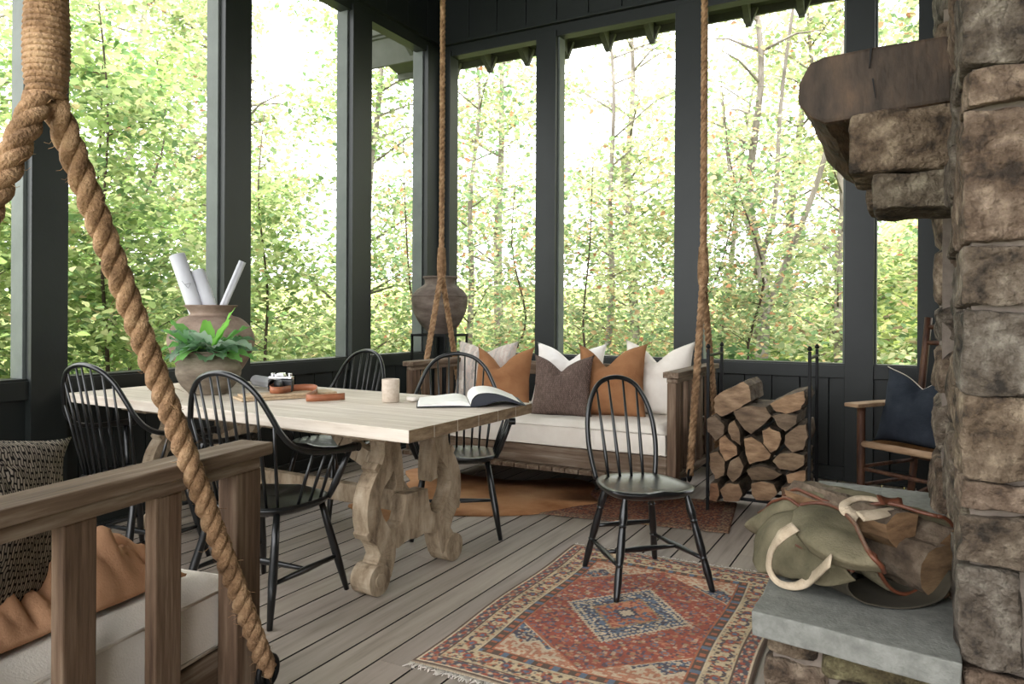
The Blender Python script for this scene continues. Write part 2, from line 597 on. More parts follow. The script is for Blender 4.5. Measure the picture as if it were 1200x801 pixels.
# floor: boards along Y, one mesh
PITCH = 0.1412
fb = MB()
k = -32
x = -1.890 + PITCH * -16
while x < 2.2:
    y = -1.6
    while y < BY + 0.1:
        ln = random.uniform(2.4, 4.8)
        y2 = min(y + ln, BY + 0.1)
        g = random.uniform(0.86, 1.1)
        fb.box(x + 0.004, x + PITCH - 0.004, y + 0.001, y2 - 0.001, -0.04, random.uniform(-0.0012, 0), tint=(g, g * random.uniform(0.97, 1.0), g * random.uniform(0.94, 1.0)), sides=1)
        y = y2
    x += PITCH
fl = fb.build('floor', ['deck', 'deckdark'])
tag(fl, kind='structure')
ub = MB().box(-4.3, 2.3, -1.7, BY + 0.15, -0.4, -0.3).build('trim_1', 'deckdark')
tag(ub, kind='structure')


outer = MB()


def window_post(mb, axis, a0, a1, z0=0, z1=HEAD + 0.05, dep=0.14):
    """post with stepped screen stops, a0..a1 is the span along the wall"""
    if axis == 'L':
        mb.box(LX - dep, LX, a0, a1, z0, z1)
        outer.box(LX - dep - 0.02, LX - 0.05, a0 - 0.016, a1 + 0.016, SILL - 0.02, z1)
    else:
        mb.box(a0, a1, BY, BY + dep, z0, z1)
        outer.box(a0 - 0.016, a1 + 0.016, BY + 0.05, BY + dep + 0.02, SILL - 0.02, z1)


posts_l = [(-1.35, -1.17), (0.28, 0.46), (2.125, 2.311), (3.321, 3.539), (4.567, 4.799)]
posts_b = [(-2.937, -2.745), (-1.689, -1.48), (-0.439, -0.25), (1.0, 1.2)]
wl = MB()
# lower wall (board panels with grooves) and rails
y = -1.6
while y < BY:
    y2 = min(y + 0.2, BY)
    wl.box(LX - 0.10, LX - 0.05, y + 0.003, y2 - 0.003, 0, SILL - 0.02)
    y = y2
wl.box(LX - 0.12, LX - 0.095, -1.6, BY + 0.1, 0, SILL)
wl.box(LX - 0.14, LX - 0.018, -1.6, BY + 0.1, SILL - 0.105, SILL - 0.012)
wl.box(LX - 0.15, LX - 0.03, -1.6, BY + 0.1, SILL - 0.018, SILL)
for a, b in posts_l:
    window_post(wl, 'L', a, b)
wl.box(LX - 0.14, LX, 5.60, BY + 0.14, 0, HEAD + 0.05)
# header and boards above
wl.box(LX - 0.13, LX - 0.02, -1.6, BY + 0.1, HEAD, HEAD + 0.10)
wl.box(LX - 0.13, LX + 0.025, -1.6, BY, HEAD + 0.10, HEAD + 0.125)
y = -1.6
while y < BY:
    y2 = min(y + 0.3, BY)
    wl.box(LX - 0.13, LX - 0.01, y + 0.004, y2 - 0.004, HEAD + 0.125, 4.6)
    y = y2
wl.box(LX - 0.15, LX - 0.03, -1.6, BY + 0.1, HEAD + 0.12, 4.6)
tag(wl.build('wall_left', 'paint', bevel=0.003), kind='structure')

wb = MB()
x = LX
while x < 2.2:
    x2 = x + 0.2
    wb.box(x + 0.003, x2 - 0.003, BY + 0.05, BY + 0.10, 0, SILL - 0.02)
    x = x2
wb.box(LX, 2.2, BY + 0.095, BY + 0.12, 0, SILL)
wb.box(LX, 2.2, BY + 0.018, BY + 0.14, SILL - 0.105, SILL - 0.012)
wb.box(LX, 2.2, BY + 0.03, BY + 0.15, SILL - 0.018, SILL)
for a, b in posts_b:
    window_post(wb, 'B', a, b)
wb.box(LX - 0.1, LX + 0.105, BY, BY + 0.14, 0, HEAD + 0.05)
wb.box(LX, 2.2, BY + 0.02, BY + 0.13, HEAD, HEAD + 0.10)
wb.box(LX, 2.2, BY - 0.025, BY + 0.13, HEAD + 0.10, HEAD + 0.125)
x = LX
while x < 2.2:
    x2 = x + 0.3
    wb.box(x + 0.004, x2 - 0.004, BY + 0.01, BY + 0.13, HEAD + 0.125, 4.6)
    x = x2
wb.box(LX, 2.2, BY + 0.03, BY + 0.15, HEAD + 0.12, 4.6)
tag(wb.build('wall_back', 'paint', bevel=0.003), kind='structure')
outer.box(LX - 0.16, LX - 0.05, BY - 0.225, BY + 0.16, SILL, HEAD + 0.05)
tag(outer.build('trim_3', 'paint_skylit', bevel=0.003), kind='structure')

wr_ = MB()  # unseen wall, added to block light from the right
y = -2.6
while y < BY:
    wr_.box(2.30, 2.36, y + 0.003, y + 0.197, 0, 4.5)
    y += 0.2
wr_.box(2.35, 2.42, -2.6, BY + 0.1, 0, 4.5)
tag(wr_.build('wall_right_blocker', 'paint'), kind='structure')
# baseboards
tag(MB().box(LX - 0.05, LX - 0.022, -1.6, BY, 0, 0.10).box(LX - 0.05, LX - 0.008, -1.6, BY, 0, 0.022).build('baseboard_left', 'paint', bevel=0.004), kind='structure')
tag(MB().box(LX, 2.2, BY + 0.022, BY + 0.05, 0, 0.10).box(LX, 2.2, BY + 0.008, BY + 0.05, 0, 0.022).build('baseboard_back', 'paint', bevel=0.004), kind='structure')
# ceiling
cl = MB()
x = -5.1
while x < 2.4:
    cl.box(x + 0.003, x + 0.147, -1.7, 7.0, 4.5, 4.55)
    x += 0.15
cl.box(-5.1, 2.4, -1.7, 7.0, 4.548, 4.62)
tag(cl.build('ceiling', 'paint'), kind='structure')

# outside eaves with pointed rafter tails
ev = thing('roof_eave', None, None, (0, 0, 0), kind='structure')
e = MB()
e.bar((-4.95, BY + 0.14, 3.95), (2.4, BY + 0.14, 3.95), 0.03, 0.5)
e.add([(-5.0, BY + 0.1, 3.98), (2.4, BY + 0.1, 3.98), (2.4, 6.62, 3.80), (-5.0, 6.62, 3.80)], [(0, 1, 2, 3)])
e.add([(-5.0, BY + 0.1, 4.02), (2.4, BY + 0.1, 4.02), (2.4, 6.62, 3.84), (-5.0, 6.62, 3.84)], [(3, 2, 1, 0)])
e.box(-5.0, 2.4, 6.52, 6.55, 3.76, 3.86)
e.box(-4.36, LX - 0.1, -1.6, 6.6, 3.97, 4.01)
e.build('soffit_board', 'soffit', ev)
x = -4.25
while x < 2.3:
    t = MB().prism([(x, BY + 0.12, 3.97), (x, 6.5, 3.82), (x, 6.5, 3.655), (x, 6.40, 3.70), (x, 6.28, 3.80), (x, BY + 0.12, 3.88)], (0.05, 0, 0))
    t.prism([(x - 0.055, 6.46, 3.80), (x + 0.105, 6.46, 3.80), (x + 0.045, 6.46, 3.655), (x + 0.005, 6.46, 3.655)], (0, 0.04, 0))
    t.build('rafter_tail', 'soffit', ev)
    x += 0.425
br = MB().prism([(-4.40, 5.72, 3.90), (-4.40, 6.30, 3.90), (-4.40, 6.30, 3.50), (-4.40, 6.18, 3.58)], (0.05, 0, 0)).build('eave_bracket', 'soffit', ev)
tb = MB().box(0.02, 0.20, BY - 0.06, BY - 0.0, 0.0, 4.5).build('trim_2', 'paint', bevel=0.004)
tag(tb, kind='structure')

# ================================================================== FIREPLACE
fp = thing('stone_fireplace', 'rough fieldstone fireplace pier with log mantel and raised bluestone hearth at the right edge', 'fireplace', (0.5, 2.6, 0))
fpM = Matrix.Translation((-0.5, -2.6, 0))


def fstone(mb, *a, **k):
    stone(mb, *a, X=fpM, **k)


TINTS = [(1, .97, .93), (0.9, 0.93, 0.95), (1.1, 1.0, 0.88), (0.8, 0.8, 0.8), (1.05, 0.92, 0.84), (0.95, 1, 0.98), (1.15, 1.05, 0.95), (0.86, 0.82, 0.76)]
pier = MB()
zy = lambda ypx: 1.18 - (ypx - 367) / 864.3 * 1.81
cour = [0, 93, 136, 284, 357, 451, 546, 581, 641, 752, 860]
tops = [4.5, 3.9, 3.5, 3.1, 2.75, 2.4] 
zs = [4.485, 4.1, 3.75, 3.4, 3.0, 2.65, 2.3] + [zy(c) for c in cour]
zs[7] = 2.02
zs = [z for z in zs if z > 0.02] + [0.0]
sd = 1
for i in range(len(zs) - 1):
    zt, zb = zs[i], zs[i + 1]
    if zt - zb < 0.03:
        continue
    x = 0.10 + random.uniform(-0.006, 0.008)
    wds = [random.uniform(0.3, 0.5) for _ in range(3)]
    if abs(zt - zy(641)) < 0.01:
        wds[0] = 0.135
    for wdt in wds:
        fstone(pier, x, min(x + wdt - 0.012, 1.35), 2.0 + random.uniform(-0.012, 0.012), 2.34, zb + 0.005, zt - 0.005, seed=sd,
               amp=0.010, cuts=26, tint=random.choice(TINTS), fr=10, power=40)
        sd += 1
        x += wdt + 0.004
# side (left) face of the near pier behind the corner stones
for (ya, yb) in ((2.35, 2.74),):
    z = 0.0
    while z < 4.4:
        hgt = min(random.uniform(0.12, 0.3), 4.48 - z)
        fstone(pier, 0.098 + random.uniform(-0.012, 0.008), 0.4, ya, yb + random.uniform(-0.02, 0.01), z + 0.004, z + hgt - 0.004,
               seed=sd, amp=0.016, cuts=12, tint=random.choice(TINTS), fr=8, power=14)
        sd += 1
        z += hgt
pr = pier.build('near_pier', 'stone', fp, smooth=True, recalc=False)
far = MB()
z = 0.0
while z < 4.4:
    hgt = min(random.uniform(0.16, 0.34), 4.48 - z)
    fstone(far, 0.080 + random.uniform(-0.008, 0.010), 0.6, 3.40 + random.uniform(-0.01, 0.02), 3.86, z + 0.004, z + hgt - 0.004, seed=sd,
           amp=0.016, cuts=9, tint=random.choice(TINTS), fr=8, power=10)
    sd += 1
    z += hgt
far.build('far_pier', 'stone', fp, smooth=True, recalc=False)
lint = MB()
z = 1.86
while z < 4.4:
    hgt = min(random.uniform(0.18, 0.3), 4.48 - z)
    fstone(lint, 0.11 + random.uniform(-0.01, 0.015), 0.45, 2.70, 3.06, z + .004, z + hgt - .004, seed=sd, amp=0.014, cuts=7, tint=random.choice(TINTS), fr=8)
    fstone(lint, 0.11 + random.uniform(-0.01, 0.015), 0.45, 3.05, 3.42, z + .004, z + hgt - .004, seed=sd + 1, amp=0.014, cuts=7, tint=random.choice(TINTS), fr=8)
    sd += 2
    z += hgt
lint.build('chimney_breast', 'stone', fp, smooth=True, recalc=False)
mo = MB().box(0.118, 1.5, 2.035, 2.72, 0, 4.49, X=fpM).box(0.10, 1.5, 3.42, 3.84, 0, 4.49, X=fpM).box(0.13, 1.5, 2.72, 3.42, 1.88, 4.49, X=fpM).box(0.75, 1.5, 2.72, 3.42, 0, 1.88, X=fpM)
mo.build('mortar', 'mortar', fp)
# mantel log
mn = MB()
nseg = 14
prof = [(-0.345, 1.90), (-0.345, 1.97), (-0.315, 2.035), (-0.27, 2.052), (-0.10, 2.058), (0.092, 2.062), (0.100, 2.0), (0.105, 1.85), (-0.02, 1.835), (-0.18, 1.832), (-0.255, 1.828), (-0.30, 1.85)]
vs = []
for i in range(nseg + 1):
    yy = 2.65 + i / nseg * 1.3
    for (px, pz) in prof:
        k = (1 + 0.0 * i)
        q = Vector((px, yy, pz))
        q.x += nz(q, 4, 3) * 0.02 if px < 0 else 0
        q.z += nz(q, 5, 8) * 0.014
        vs.append(fpM @ q)
n = len(prof)
mn.add(vs, [(i * n + j, i * n + (j + 1) % n, (i + 1) * n + (j + 1) % n, (i + 1) * n + j) for i in range(nseg) for j in range(n)], 0)
mn.f.append(tuple(range(n)))
mn.mi.append(1)
mn.f.append(tuple(nseg * n + j for j in range(n)))
mn.mi.append(1)
ml = mn.build('mantel_beam', ['mantel', 'mantelend'], fp, bevel=0.012)
# drying crack in the end of the beam
for a, b, w in (((-0.125, 2.052), (-0.13, 1.985), 0.006), ((-0.12, 1.95), (-0.112, 1.885), 0.005)):
    cr = MB()
    cr.add([fpM @ Vector(p) for p in ((a[0] - w / 2, 2.6405, a[1]), (a[0] + w / 2, 2.6405, a[1]), (b[0] + 0.001, 2.6405, b[1]), (b[0] - 0.001, 2.6405, b[1]), (a[0], 2.66, a[1]), (b[0], 2.66, b[1]))], [(0, 1, 2, 3), (0, 3, 5, 4), (1, 4, 5, 2)])
    cr.build('end_crack', 'deckdark', fp)
c1 = MB()
fstone(c1, -0.185, 0.16, 2.62, 2.98, 1.645, 1.838, seed=401, amp=0.007, cuts=18, tint=(0.98, 0.88, 0.76), power=40, fr=12)
c1.build('corbel_stone', 'stone', fp, smooth=True, recalc=False)
c2 = MB()
fstone(c2, -0.118, 0.16, 2.63, 2.95, 1.525, 1.638, seed=402, amp=0.007, cuts=18, tint=(0.85, 0.84, 0.76), power=40, fr=12)
c2.build('corbel_stone', 'stone', fp, smooth=True, recalc=False)
c3 = MB()
fstone(c3, -0.18, 0.16, 3.5, 3.85, 1.64, 1.825, seed=403, amp=0.008, cuts=8, tint=(1.0, 0.92, 0.82), power=16)
c3.build('corbel_stone', 'stone', fp, smooth=True, recalc=False)
# hearth
sl = MB()
ny, nx = 26, 8
P0, P1, P2, P3 = Vector((-0.375, 2.035, 0)), Vector((0.10, 1.955, 0)), Vector((0.12, 3.80, 0)), Vector((-0.397, 3.82, 0))
top, bot = [], []
for j in range(ny + 1):
    for i in range(nx + 1):
        u, v = i / nx, j / ny
        p = P0.lerp(P1, u).lerp(P3.lerp(P2, u), v)
        ed = min(u, v, 1 - v)
        p += Vector((nz(p, 16, 1), nz(p, 16, 2), 0)) * (0.006 if ed < 0.01 else 0)
        top.append(fpM @ (p + Vector((0, 0, 0.40 + nz(p, 9, 3) * 0.002 - (0.003 if ed < 0.01 else 0)))))
        bot.append(fpM @ (p + Vector((nz(p, 20, 4) * 0.008, nz(p, 20, 5) * 0.008, 0.332))))
N = len(top)
fs = []
for j in range(ny):
    for i in range(nx):
        a = j * (nx + 1) + i
        fs.append((a, a + 1, a + nx + 2, a + nx + 1))
        fs.append((N + a, N + a + nx + 1, N + a + nx + 2, N + a + 1))
for i in range(nx):
    fs.append((i, N + i, N + i + 1, i + 1))
    b = ny * (nx + 1)
    fs.append((b + i, b + i + 1, N + b + i + 1, N + b + i))
for j in range(ny):
    a, b = j * (nx + 1), (j + 1) * (nx + 1)
    fs.append((a, b, N + b, N + a))
    fs.append((a + nx, N + a + nx, N + b + nx, b + nx))
sl.add(top + bot, fs)
sl.build('hearth_slab', 'slab', fp, bevel=0.004)
hb = MB()
hb.box(-0.33, 0.14, 2.09, 3.77, 0, 0.335, X=fpM)
hb.build('hearth_core', 'mortar', fp)
hs = MB()
for (x0, x1, z0, z1, t) in [(-0.350, -0.215, 0.275, 0.33, (1, .92, .8)), (-0.205, 0.085, 0.255, 0.325, (0.88, 0.93, 0.62)),
                            (-0.352, -0.19, 0.02, 0.268, (1.0, 0.9, 0.82)), (-0.178, 0.09, 0.11, 0.245, (1.05, 1, .95)), (-0.178, 0.09, 0.0, 0.10, (.9, .9, .9))]:
    fstone(hs, x0, x1, 2.055 - x0 * 0.1 - 0.03, 2.3, z0, z1, seed=sd, amp=0.01, cuts=10, tint=t, fr=9, power=8)
    sd += 1
y = 2.3
while y < 3.7:
    ln = random.uniform(0.2, 0.4)
    y2 = min(y + ln, 3.79)
    zc = random.uniform(0.12, 0.2)
    for z0, z1 in ((0, zc), (zc, 0.33)):
        fstone(hs, -0.352, -0.2, y + 0.005, y2 - 0.005, z0 + 0.005, z1 - 0.005, seed=sd, amp=0.01, cuts=7, tint=random.choice(TINTS))
        sd += 1
    y = y2
hs.build('hearth_stonework', 'stone', fp, smooth=True, recalc=False)


# ================================================================== TABLE
TZ = 0.767
tab = thing('trestle_table', 'long bleached wood farmhouse table on carved scrolled trestles', 'table', (-2.74, 2.68, 0))
TM = Matrix.Translation((2.74, -2.68, 0))
tp = MB()
# corners: near right, far right, far left, near left
c_nr, c_fr, c_fl, c_nl = Vector((-1.589, 2.147, 0)), Vector((-1.586, 3.113, 0)), Vector((-3.885, 3.235, 0)), Vector((-3.866, 2.268, 0))
nb = 6
for i in range(nb):
    u0, u1 = i / nb + (0.0006 if i else 0), (i + 1) / nb - (0.0006 if i < nb - 1 else 0)
    a, b = c_nr.lerp(c_fr, u0), c_nr.lerp(c_fr, u1)
    c, d = c_nl.lerp(c_fl, u1), c_nl.lerp(c_fl, u0)
    g = random.uniform(0.93, 1.05)
    tp.prism([TM @ (p + Vector((0, 0, TZ - 0.048))) for p in (a, b, c, d)], (0, 0, 0.048 + random.uniform(-0.0006, 0.0)), tint=(g, g * 0.99, g * 0.97))
    tp.mi[-4] = 1
    tp.mi[-2] = 1
tp.build('tabletop', ['tabletop', 'endgrain'], tab, bevel=0.003)
bd = MB()
bd.bar(TM @ Vector((-3.6, 2.41, TZ - 0.066)), TM @ Vector((-1.8, 2.31, TZ - 0.066)), 0.05, 0.035)
bd.bar(TM @ Vector((-3.6, 3.08, TZ - 0.066)), TM @ Vector((-1.8, 2.98, TZ - 0.066)), 0.05, 0.035)
bd.build('top_batten', 'oldwood', tab, bevel=0.004)


def ribbon_poly(cl, wd, n=28):
    c = spline([(p[0], p[1], 0) for p in cl], n)
    w = [float(np.interp(i / (n - 1), np.linspace(0, 1, len(wd)), wd)) for i in range(n)]
    L, R = [], []
    for i in range(n):
        t = (c[min(i + 1, n - 1)] - c[max(i - 1, 0)]).normalized()
        nn = Vector((-t.y, t.x, 0))
        L.append(c[i] + nn * w[i] / 2)
        R.append(c[i] - nn * w[i] / 2)
    return L, R


def trestle(parent, X, name='trestle'):
    """carved lyre trestle in local (u across table, z up), extruded along table length"""
    mb = MB()

    def strip(cl, wd, th, n=28, off=0):
        L, R = ribbon_poly(cl, wd, n)
        for i in range(n - 1):
            quad = [L[i], L[i + 1], R[i + 1], R[i]]
            mb.prism([X @ Vector((off - th / 2, q.x, q.y)) for q in quad], (X.to_3x3() @ Vector((th, 0, 0))))

    for s in (1, -1):
        strip([(s * 0.185, 0.70), (s * 0.175, 0.60), (s * 0.205, 0.53), (s * 0.265, 0.46), (s * 0.290, 0.38), (s * 0.275, 0.30), (s * 0.225, 0.23), (s * 0.20, 0.16), (s * 0.235, 0.08)],
              [0.11, 0.10, 0.085, 0.075, 0.08, 0.10, 0.10, 0.10, 0.12], 0.085, 36)
        # scroll foot
        c = (s * 0.265, 0.068)
        mb.prism([X @ Vector((-0.055, c[0] + 0.066 * math.cos(a), c[1] + 0.066 * math.sin(a))) for a in [2 * math.pi * i / 20 for i in range(20)]], X.to_3x3() @ Vector((0.11, 0, 0)))
        mb.prism([X @ Vector((-0.062, c[0] + 0.03 * math.cos(a), c[1] + 0.03 * math.sin(a))) for a in [2 * math.pi * i / 14 for i in range(14)]], X.to_3x3() @ Vector((0.124, 0, 0)))
        # carved shoulder drops
        strip([(s * 0.155, 0.62), (s * 0.135, 0.54), (s * 0.12, 0.46), (s * 0.125, 0.415)], [0.07, 0.065, 0.05, 0.055], 0.075, 14)
        strip([(s * 0.245, 0.52), (s * 0.275, 0.545)], [0.05, 0.03], 0.08, 4)
        strip([(s * 0.325, 0.255), (s * 0.29, 0.275)], [0.03, 0.05], 0.08, 4)
    # waist plate with concave top between the legs
    pl = [(-0.24, 0.20), (-0.13, 0.165), (-0.06, 0.185), (0, 0.175), (0.06, 0.185), (0.13, 0.165), (0.24, 0.20), (0.25, 0.30)]
    arch = [(0.19, 0.265), (0.145, 0.255), (0.105, 0.275), (0.085, 0.33), (0.075, 0.385), (-0.075, 0.385), (-0.085, 0.33), (-0.105, 0.275), (-0.145, 0.255), (-0.19, 0.265)]
    pts = pl + arch + [(-0.25, 0.30)]
    mb.prism([X @ Vector((-0.038, u, z)) for u, z in pts], X.to_3x3() @ Vector((0.076, 0, 0)))
    # top crosspiece
    mb.box(-0.045, 0.045, -0.36, 0.36, 0.665, 0.712, X=X)
    o = mb.build(name, 'oldwood', parent, bevel=0.006)
    return o


ry = math.radians(3)
for (cx, cy) in ((-2.0, 2.72), (-3.50, 2.80)):
    X = Matrix.Translation((cx + 2.74, cy - 2.68, 0)) @ Matrix.Rotation(-ry, 4, 'Z')
    trestle(tab, X)
st = MB()
st.bar(TM @ Vector((-3.5, 2.80, 0.33)), TM @ Vector((-2.0, 2.72, 0.33)), 0.05, 0.09)
st.build('stretcher', 'oldwood', tab, bevel=0.006)
for sx in (1, -1):
    b = MB()
    a = Vector((-2.03, 2.72, 0.33)) if sx == 1 else Vector((-3.47, 2.80, 0.33))
    e2 = Vector((-2.52, 2.745, 0.70)) if sx == 1 else Vector((-2.98, 2.775, 0.70))
    pts = spline([a, a.lerp(e2, 0.3) + Vector((0, 0, 0.03)), a.lerp(e2, 0.7) + Vector((0, 0, -0.03)), e2], 12)
    for p, q in zip(pts, pts[1:]):
        b.bar(TM @ p, TM @ q, 0.05, 0.085)
    b.build('diagonal_brace', 'oldwood', tab, bevel=0.004)


# ================================================================== CHAIRS
def seat_poly(wf, wr, dep, n=40):
    pts = []
    for i in range(n):
        a = 2 * math.pi * i / n
        c, s = math.cos(a), math.sin(a)
        e = 2.7
        r = 1.0 / ((abs(c) ** e + abs(s) ** e) ** (1 / e))
        w = wf * (0.5 + 0.5 * s) + wr * (0.5 - 0.5 * s)
        pts.append((r * c * w, r * s * dep))
    return pts


def make_seat(mb, wf, wr, dep, z, th=0.034):
    pts = seat_poly(wf, wr, dep)
    n = len(pts)
    rings = [(0.86, -th), (0.97, -th * 0.55), (1.0, -th * 0.2), (0.985, 0.0), (0.93, 0.003), (0.8, -0.004), (0.55, -0.010), (0.25, -0.012)]
    vs = []
    for k, dz in rings:
        for (px, py) in pts:
            saddle = 0.008 * math.exp(-(px / 0.05) ** 2) * max(0, py / dep) if dz > -0.013 and k > 0.2 else 0
            vs.append((px * k, py * k, z + dz + (saddle if k < 1 and dz > -0.02 else 0)))
    fs = [tuple(range(n - 1, -1, -1))]
    for r in range(len(rings) - 1):
        for j in range(n):
            fs.append((r * n + j, r * n + (j + 1) % n, (r + 1) * n + (j + 1) % n, (r + 1) * n + j))
    fs.append(tuple((len(rings) - 1) * n + j for j in range(n)))
    mb.add(vs, fs)


def turned(p, q, r0, style='leg'):
    """turned leg from the seat down: rings of radii"""
    p, q = Vector(p), Vector(q)
    if style == 'leg':
        prof = [(0, .011), (0.05, .012), (0.12, .016), (0.2, .0185), (0.27, .014), (0.285, .018), (0.30, .014), (0.4, .0165), (0.55, .018), (0.64, .0145), (0.655, .0185), (0.67, .0145), (0.8, .0165), (1, .0115)]
    elif style == 'plain':
        prof = [(0, .013), (0.3, .016), (0.6, .018), (1, .011)]
    else:
        prof = [(0, .008), (0.2, .010), (0.5, .0145), (0.8, .010), (1, .008)]
    pts = [p.lerp(q, t) for t, _ in prof]
    return pts, [r for _, r in prof]


SEATZ = 0.425


def make_armchair(label, loc, rot):
    t = thing('windsor_armchair', label, 'chair', loc, rot, 'black spindle armchairs at the table')
    s = MB()
    make_seat(s, 0.245, 0.225, 0.205, SEATZ)
    s.build('seat', 'black', t, smooth=True, angle=50)
    # continuous bow and arm rail
    half = [(0.290, 0.20, 0.622), (0.290, 0.10, 0.626), (0.278, -0.03, 0.635), (0.258, -0.13, 0.665), (0.235, -0.185, 0.725), (0.205, -0.215, 0.80), (0.165, -0.240, 0.875), (0.10, -0.262, 0.932), (0.0, -0.27, 0.955)]
    full = half + [(-x, y, z) for x, y, z in half[-2::-1]]
    pts = spline(full, 90)
    rr = []
    for i in range(90):
        e = min(i, 89 - i)
        rr.append(0.0115 if e > 10 else 0.0115 + 0.008 * (1 - e / 10))
    b = MB()
    b.tube(pts, rr, 10)
    b.build('arm_bow', 'black', t, smooth=True)
    # scrolled hand rests
    for sx in (1, -1):
        h = MB()
        h.tube([(sx * 0.272, 0.205, 0.622), (sx * 0.309, 0.205, 0.622)], 0.019, 12)
        h.build('hand_rest', 'black', t, smooth=True, bevel=0.003)
    # spindles
    k = 9
    for i in range(k):
        u = (i - (k - 1) / 2) / ((k - 1) / 2)
        top = None
        best = 9
        tx = u * 0.215
        for p in pts:
            if p.y < -0.12 and abs(p.x - tx) < best:
                best, top = abs(p.x - tx), p
        a = Vector((u * 0.17, -0.165 + 0.035 * abs(u) ** 2, SEATZ - 0.01))
        sp = MB()
        sp.tube([a, a.lerp(top, 0.3), a.lerp(top, 0.6), top], [0.0055, 0.0075, 0.006, 0.0045], 8)
        sp.build('spindle', 'black', t, smooth=True)
    for sx in (1, -1):
        for yy in (-0.06, 0.01, 0.075):
            a = Vector((sx * 0.205, yy, SEATZ - 0.01))
            tpz = min(pts, key=lambda p: (p - Vector((sx * 0.285, yy, 0.63))).length)
            sp = MB()
            sp.tube([a, a.lerp(tpz, 0.5), tpz], [0.006, 0.0075, 0.005], 8)
            sp.build('spindle', 'black', t, smooth=True)
        sp = MB()
        a = Vector((sx * 0.212, 0.125, SEATZ - 0.01))
        tpz = Vector((sx * 0.288, 0.17, 0.615))
        sp.tube([a, a.lerp(tpz, 0.3), a.lerp(tpz, 0.6), tpz], [0.011, 0.0155, 0.014, 0.010], 10)
        sp.build('arm_post', 'black', t, smooth=True)
    feet = {}
    for sx in (1, -1):
        for sy in (1, -1):
            p = Vector((sx * 0.165, sy * 0.13, SEATZ - 0.02))
            q = Vector((sx * 0.232, sy * (0.225 if sy > 0 else 0.24), 0.0))
            feet[(sx, sy)] = (p, q)
            l = MB()
            pp, r = turned(p, q, 0, 'plain')
            l.tube(pp, r, 12)
            l.build('leg', 'black', t, smooth=True)
    mids = []
    for sx in (1, -1):
        a = feet[(sx, 1)][0].lerp(feet[(sx, 1)][1], 0.62)
        b = feet[(sx, -1)][0].lerp(feet[(sx, -1)][1], 0.62)
        mids.append((a + b) / 2)
        l = MB()
        pp, r = turned(a, b, 0, 'str')
        l.tube(pp, r, 10)
        l.build('stretcher', 'black', t, smooth=True)
    l = MB()
    pp, r = turned(mids[0], mids[1], 0, 'str')
    l.tube(pp, r, 10)
    l.build('stretcher', 'black', t, smooth=True)
    return t


ch = make_armchair('black spindle armchair seen from behind, nearest the camera on the near side of the table', (-2.355, 2.21, 0), math.radians(4))
for lab, loc, rz in [('black spindle armchair tucked at the far left of the near side, by the left windows', (-3.24, 2.22, 0), math.radians(4)),
                     ('black spindle armchair behind the table, left one, below the left corner window', (-3.07, 3.39, 0), math.radians(172)),
                     ('black spindle armchair behind the table by the open book, turned toward the camera', (-2.22, 3.44, 0), math.radians(213))]:
    c = copy_tree(ch)
    c.location = loc
    c.rotation_euler = (0, 0, rz)
    c['label'] = lab

sc = thing('windsor_side_chair', 'armless black bow back chair standing alone on the red patterned rug', 'chair', (-1.065, 3.175, 0), math.atan2(-0.64, 0.64) - math.pi / 2)
s = MB()
make_seat(s, 0.225, 0.175, 0.215, SEATZ + 0.012)
s.build('seat', 'black', sc, smooth=True, angle=50)
half = [(0.150, -0.165, SEATZ), (0.166, -0.188, 0.52), (0.172, -0.210, 0.60), (0.165, -0.236, 0.70), (0.137, -0.262, 0.79), (0.085, -0.282, 0.86), (0.0, -0.292, 0.885)]
full = half + [(-x, y, z) for x, y, z in half[-2::-1]]
pts = spline(full, 70)
b = MB()
b.tube(pts, 0.0115, 12)
b.build('bow', 'black', sc, smooth=True)
for i in range(4):
    u = (i - 1.5) / 1.5
    tx = u * 0.105
    top = min([p for p in pts if p.z > 0.62], key=lambda p: abs(p.x - tx))
    a = Vector((u * 0.088, -0.165, SEATZ))
    sp = MB()
    sp.tube([a, a.lerp(top, 0.25), a.lerp(top, 0.5), top], [0.0065, 0.009, 0.0075, 0.005], 8)
    sp.build('spindle', 'black', sc, smooth=True)
feet = {}
for sx in (1, -1):
    for sy in (1, -1):
        p = Vector((sx * (0.145 if sy > 0 else 0.11), sy * 0.135, SEATZ - 0.01))
        q = Vector((sx * (0.225 if sy > 0 else 0.183), sy * 0.225, 0.0))
        feet[(sx, sy)] = (p, q)
        l = MB()
        pp, r = turned(p, q, 0, 'leg')
        l.tube(spline(pp, 40), [float(np.interp(i / 39, np.linspace(0, 1, len(r)), r)) for i in range(40)], 14)
        l.build('leg', 'black', sc, smooth=True)
mids = []
for sx in (1, -1):
    a = feet[(sx, 1)][0].lerp(feet[(sx, 1)][1], 0.66)
    b = feet[(sx, -1)][0].lerp(feet[(sx, -1)][1], 0.66)
    mids.append((a + b) / 2)
    l = MB()
    pp, r = turned(a, b, 0, 'str')
    l.tube(pp, r, 10)
    l.build('stretcher', 'black', sc, smooth=True)
l = MB()
pp, r = turned(mids[0], mids[1], 0, 'str')
l.tube(pp, r, 10)
l.build('stretcher', 'black', sc, smooth=True)
l = MB()
a = feet[(1, -1)][0].lerp(feet[(1, -1)][1], 0.5)
b = feet[(-1, -1)][0].lerp(feet[(-1, -1)][1], 0.5)
pp, r = turned(a, b, 0, 'str')
l.tube(pp, r, 10)
l.build('stretcher', 'black', sc, smooth=True)


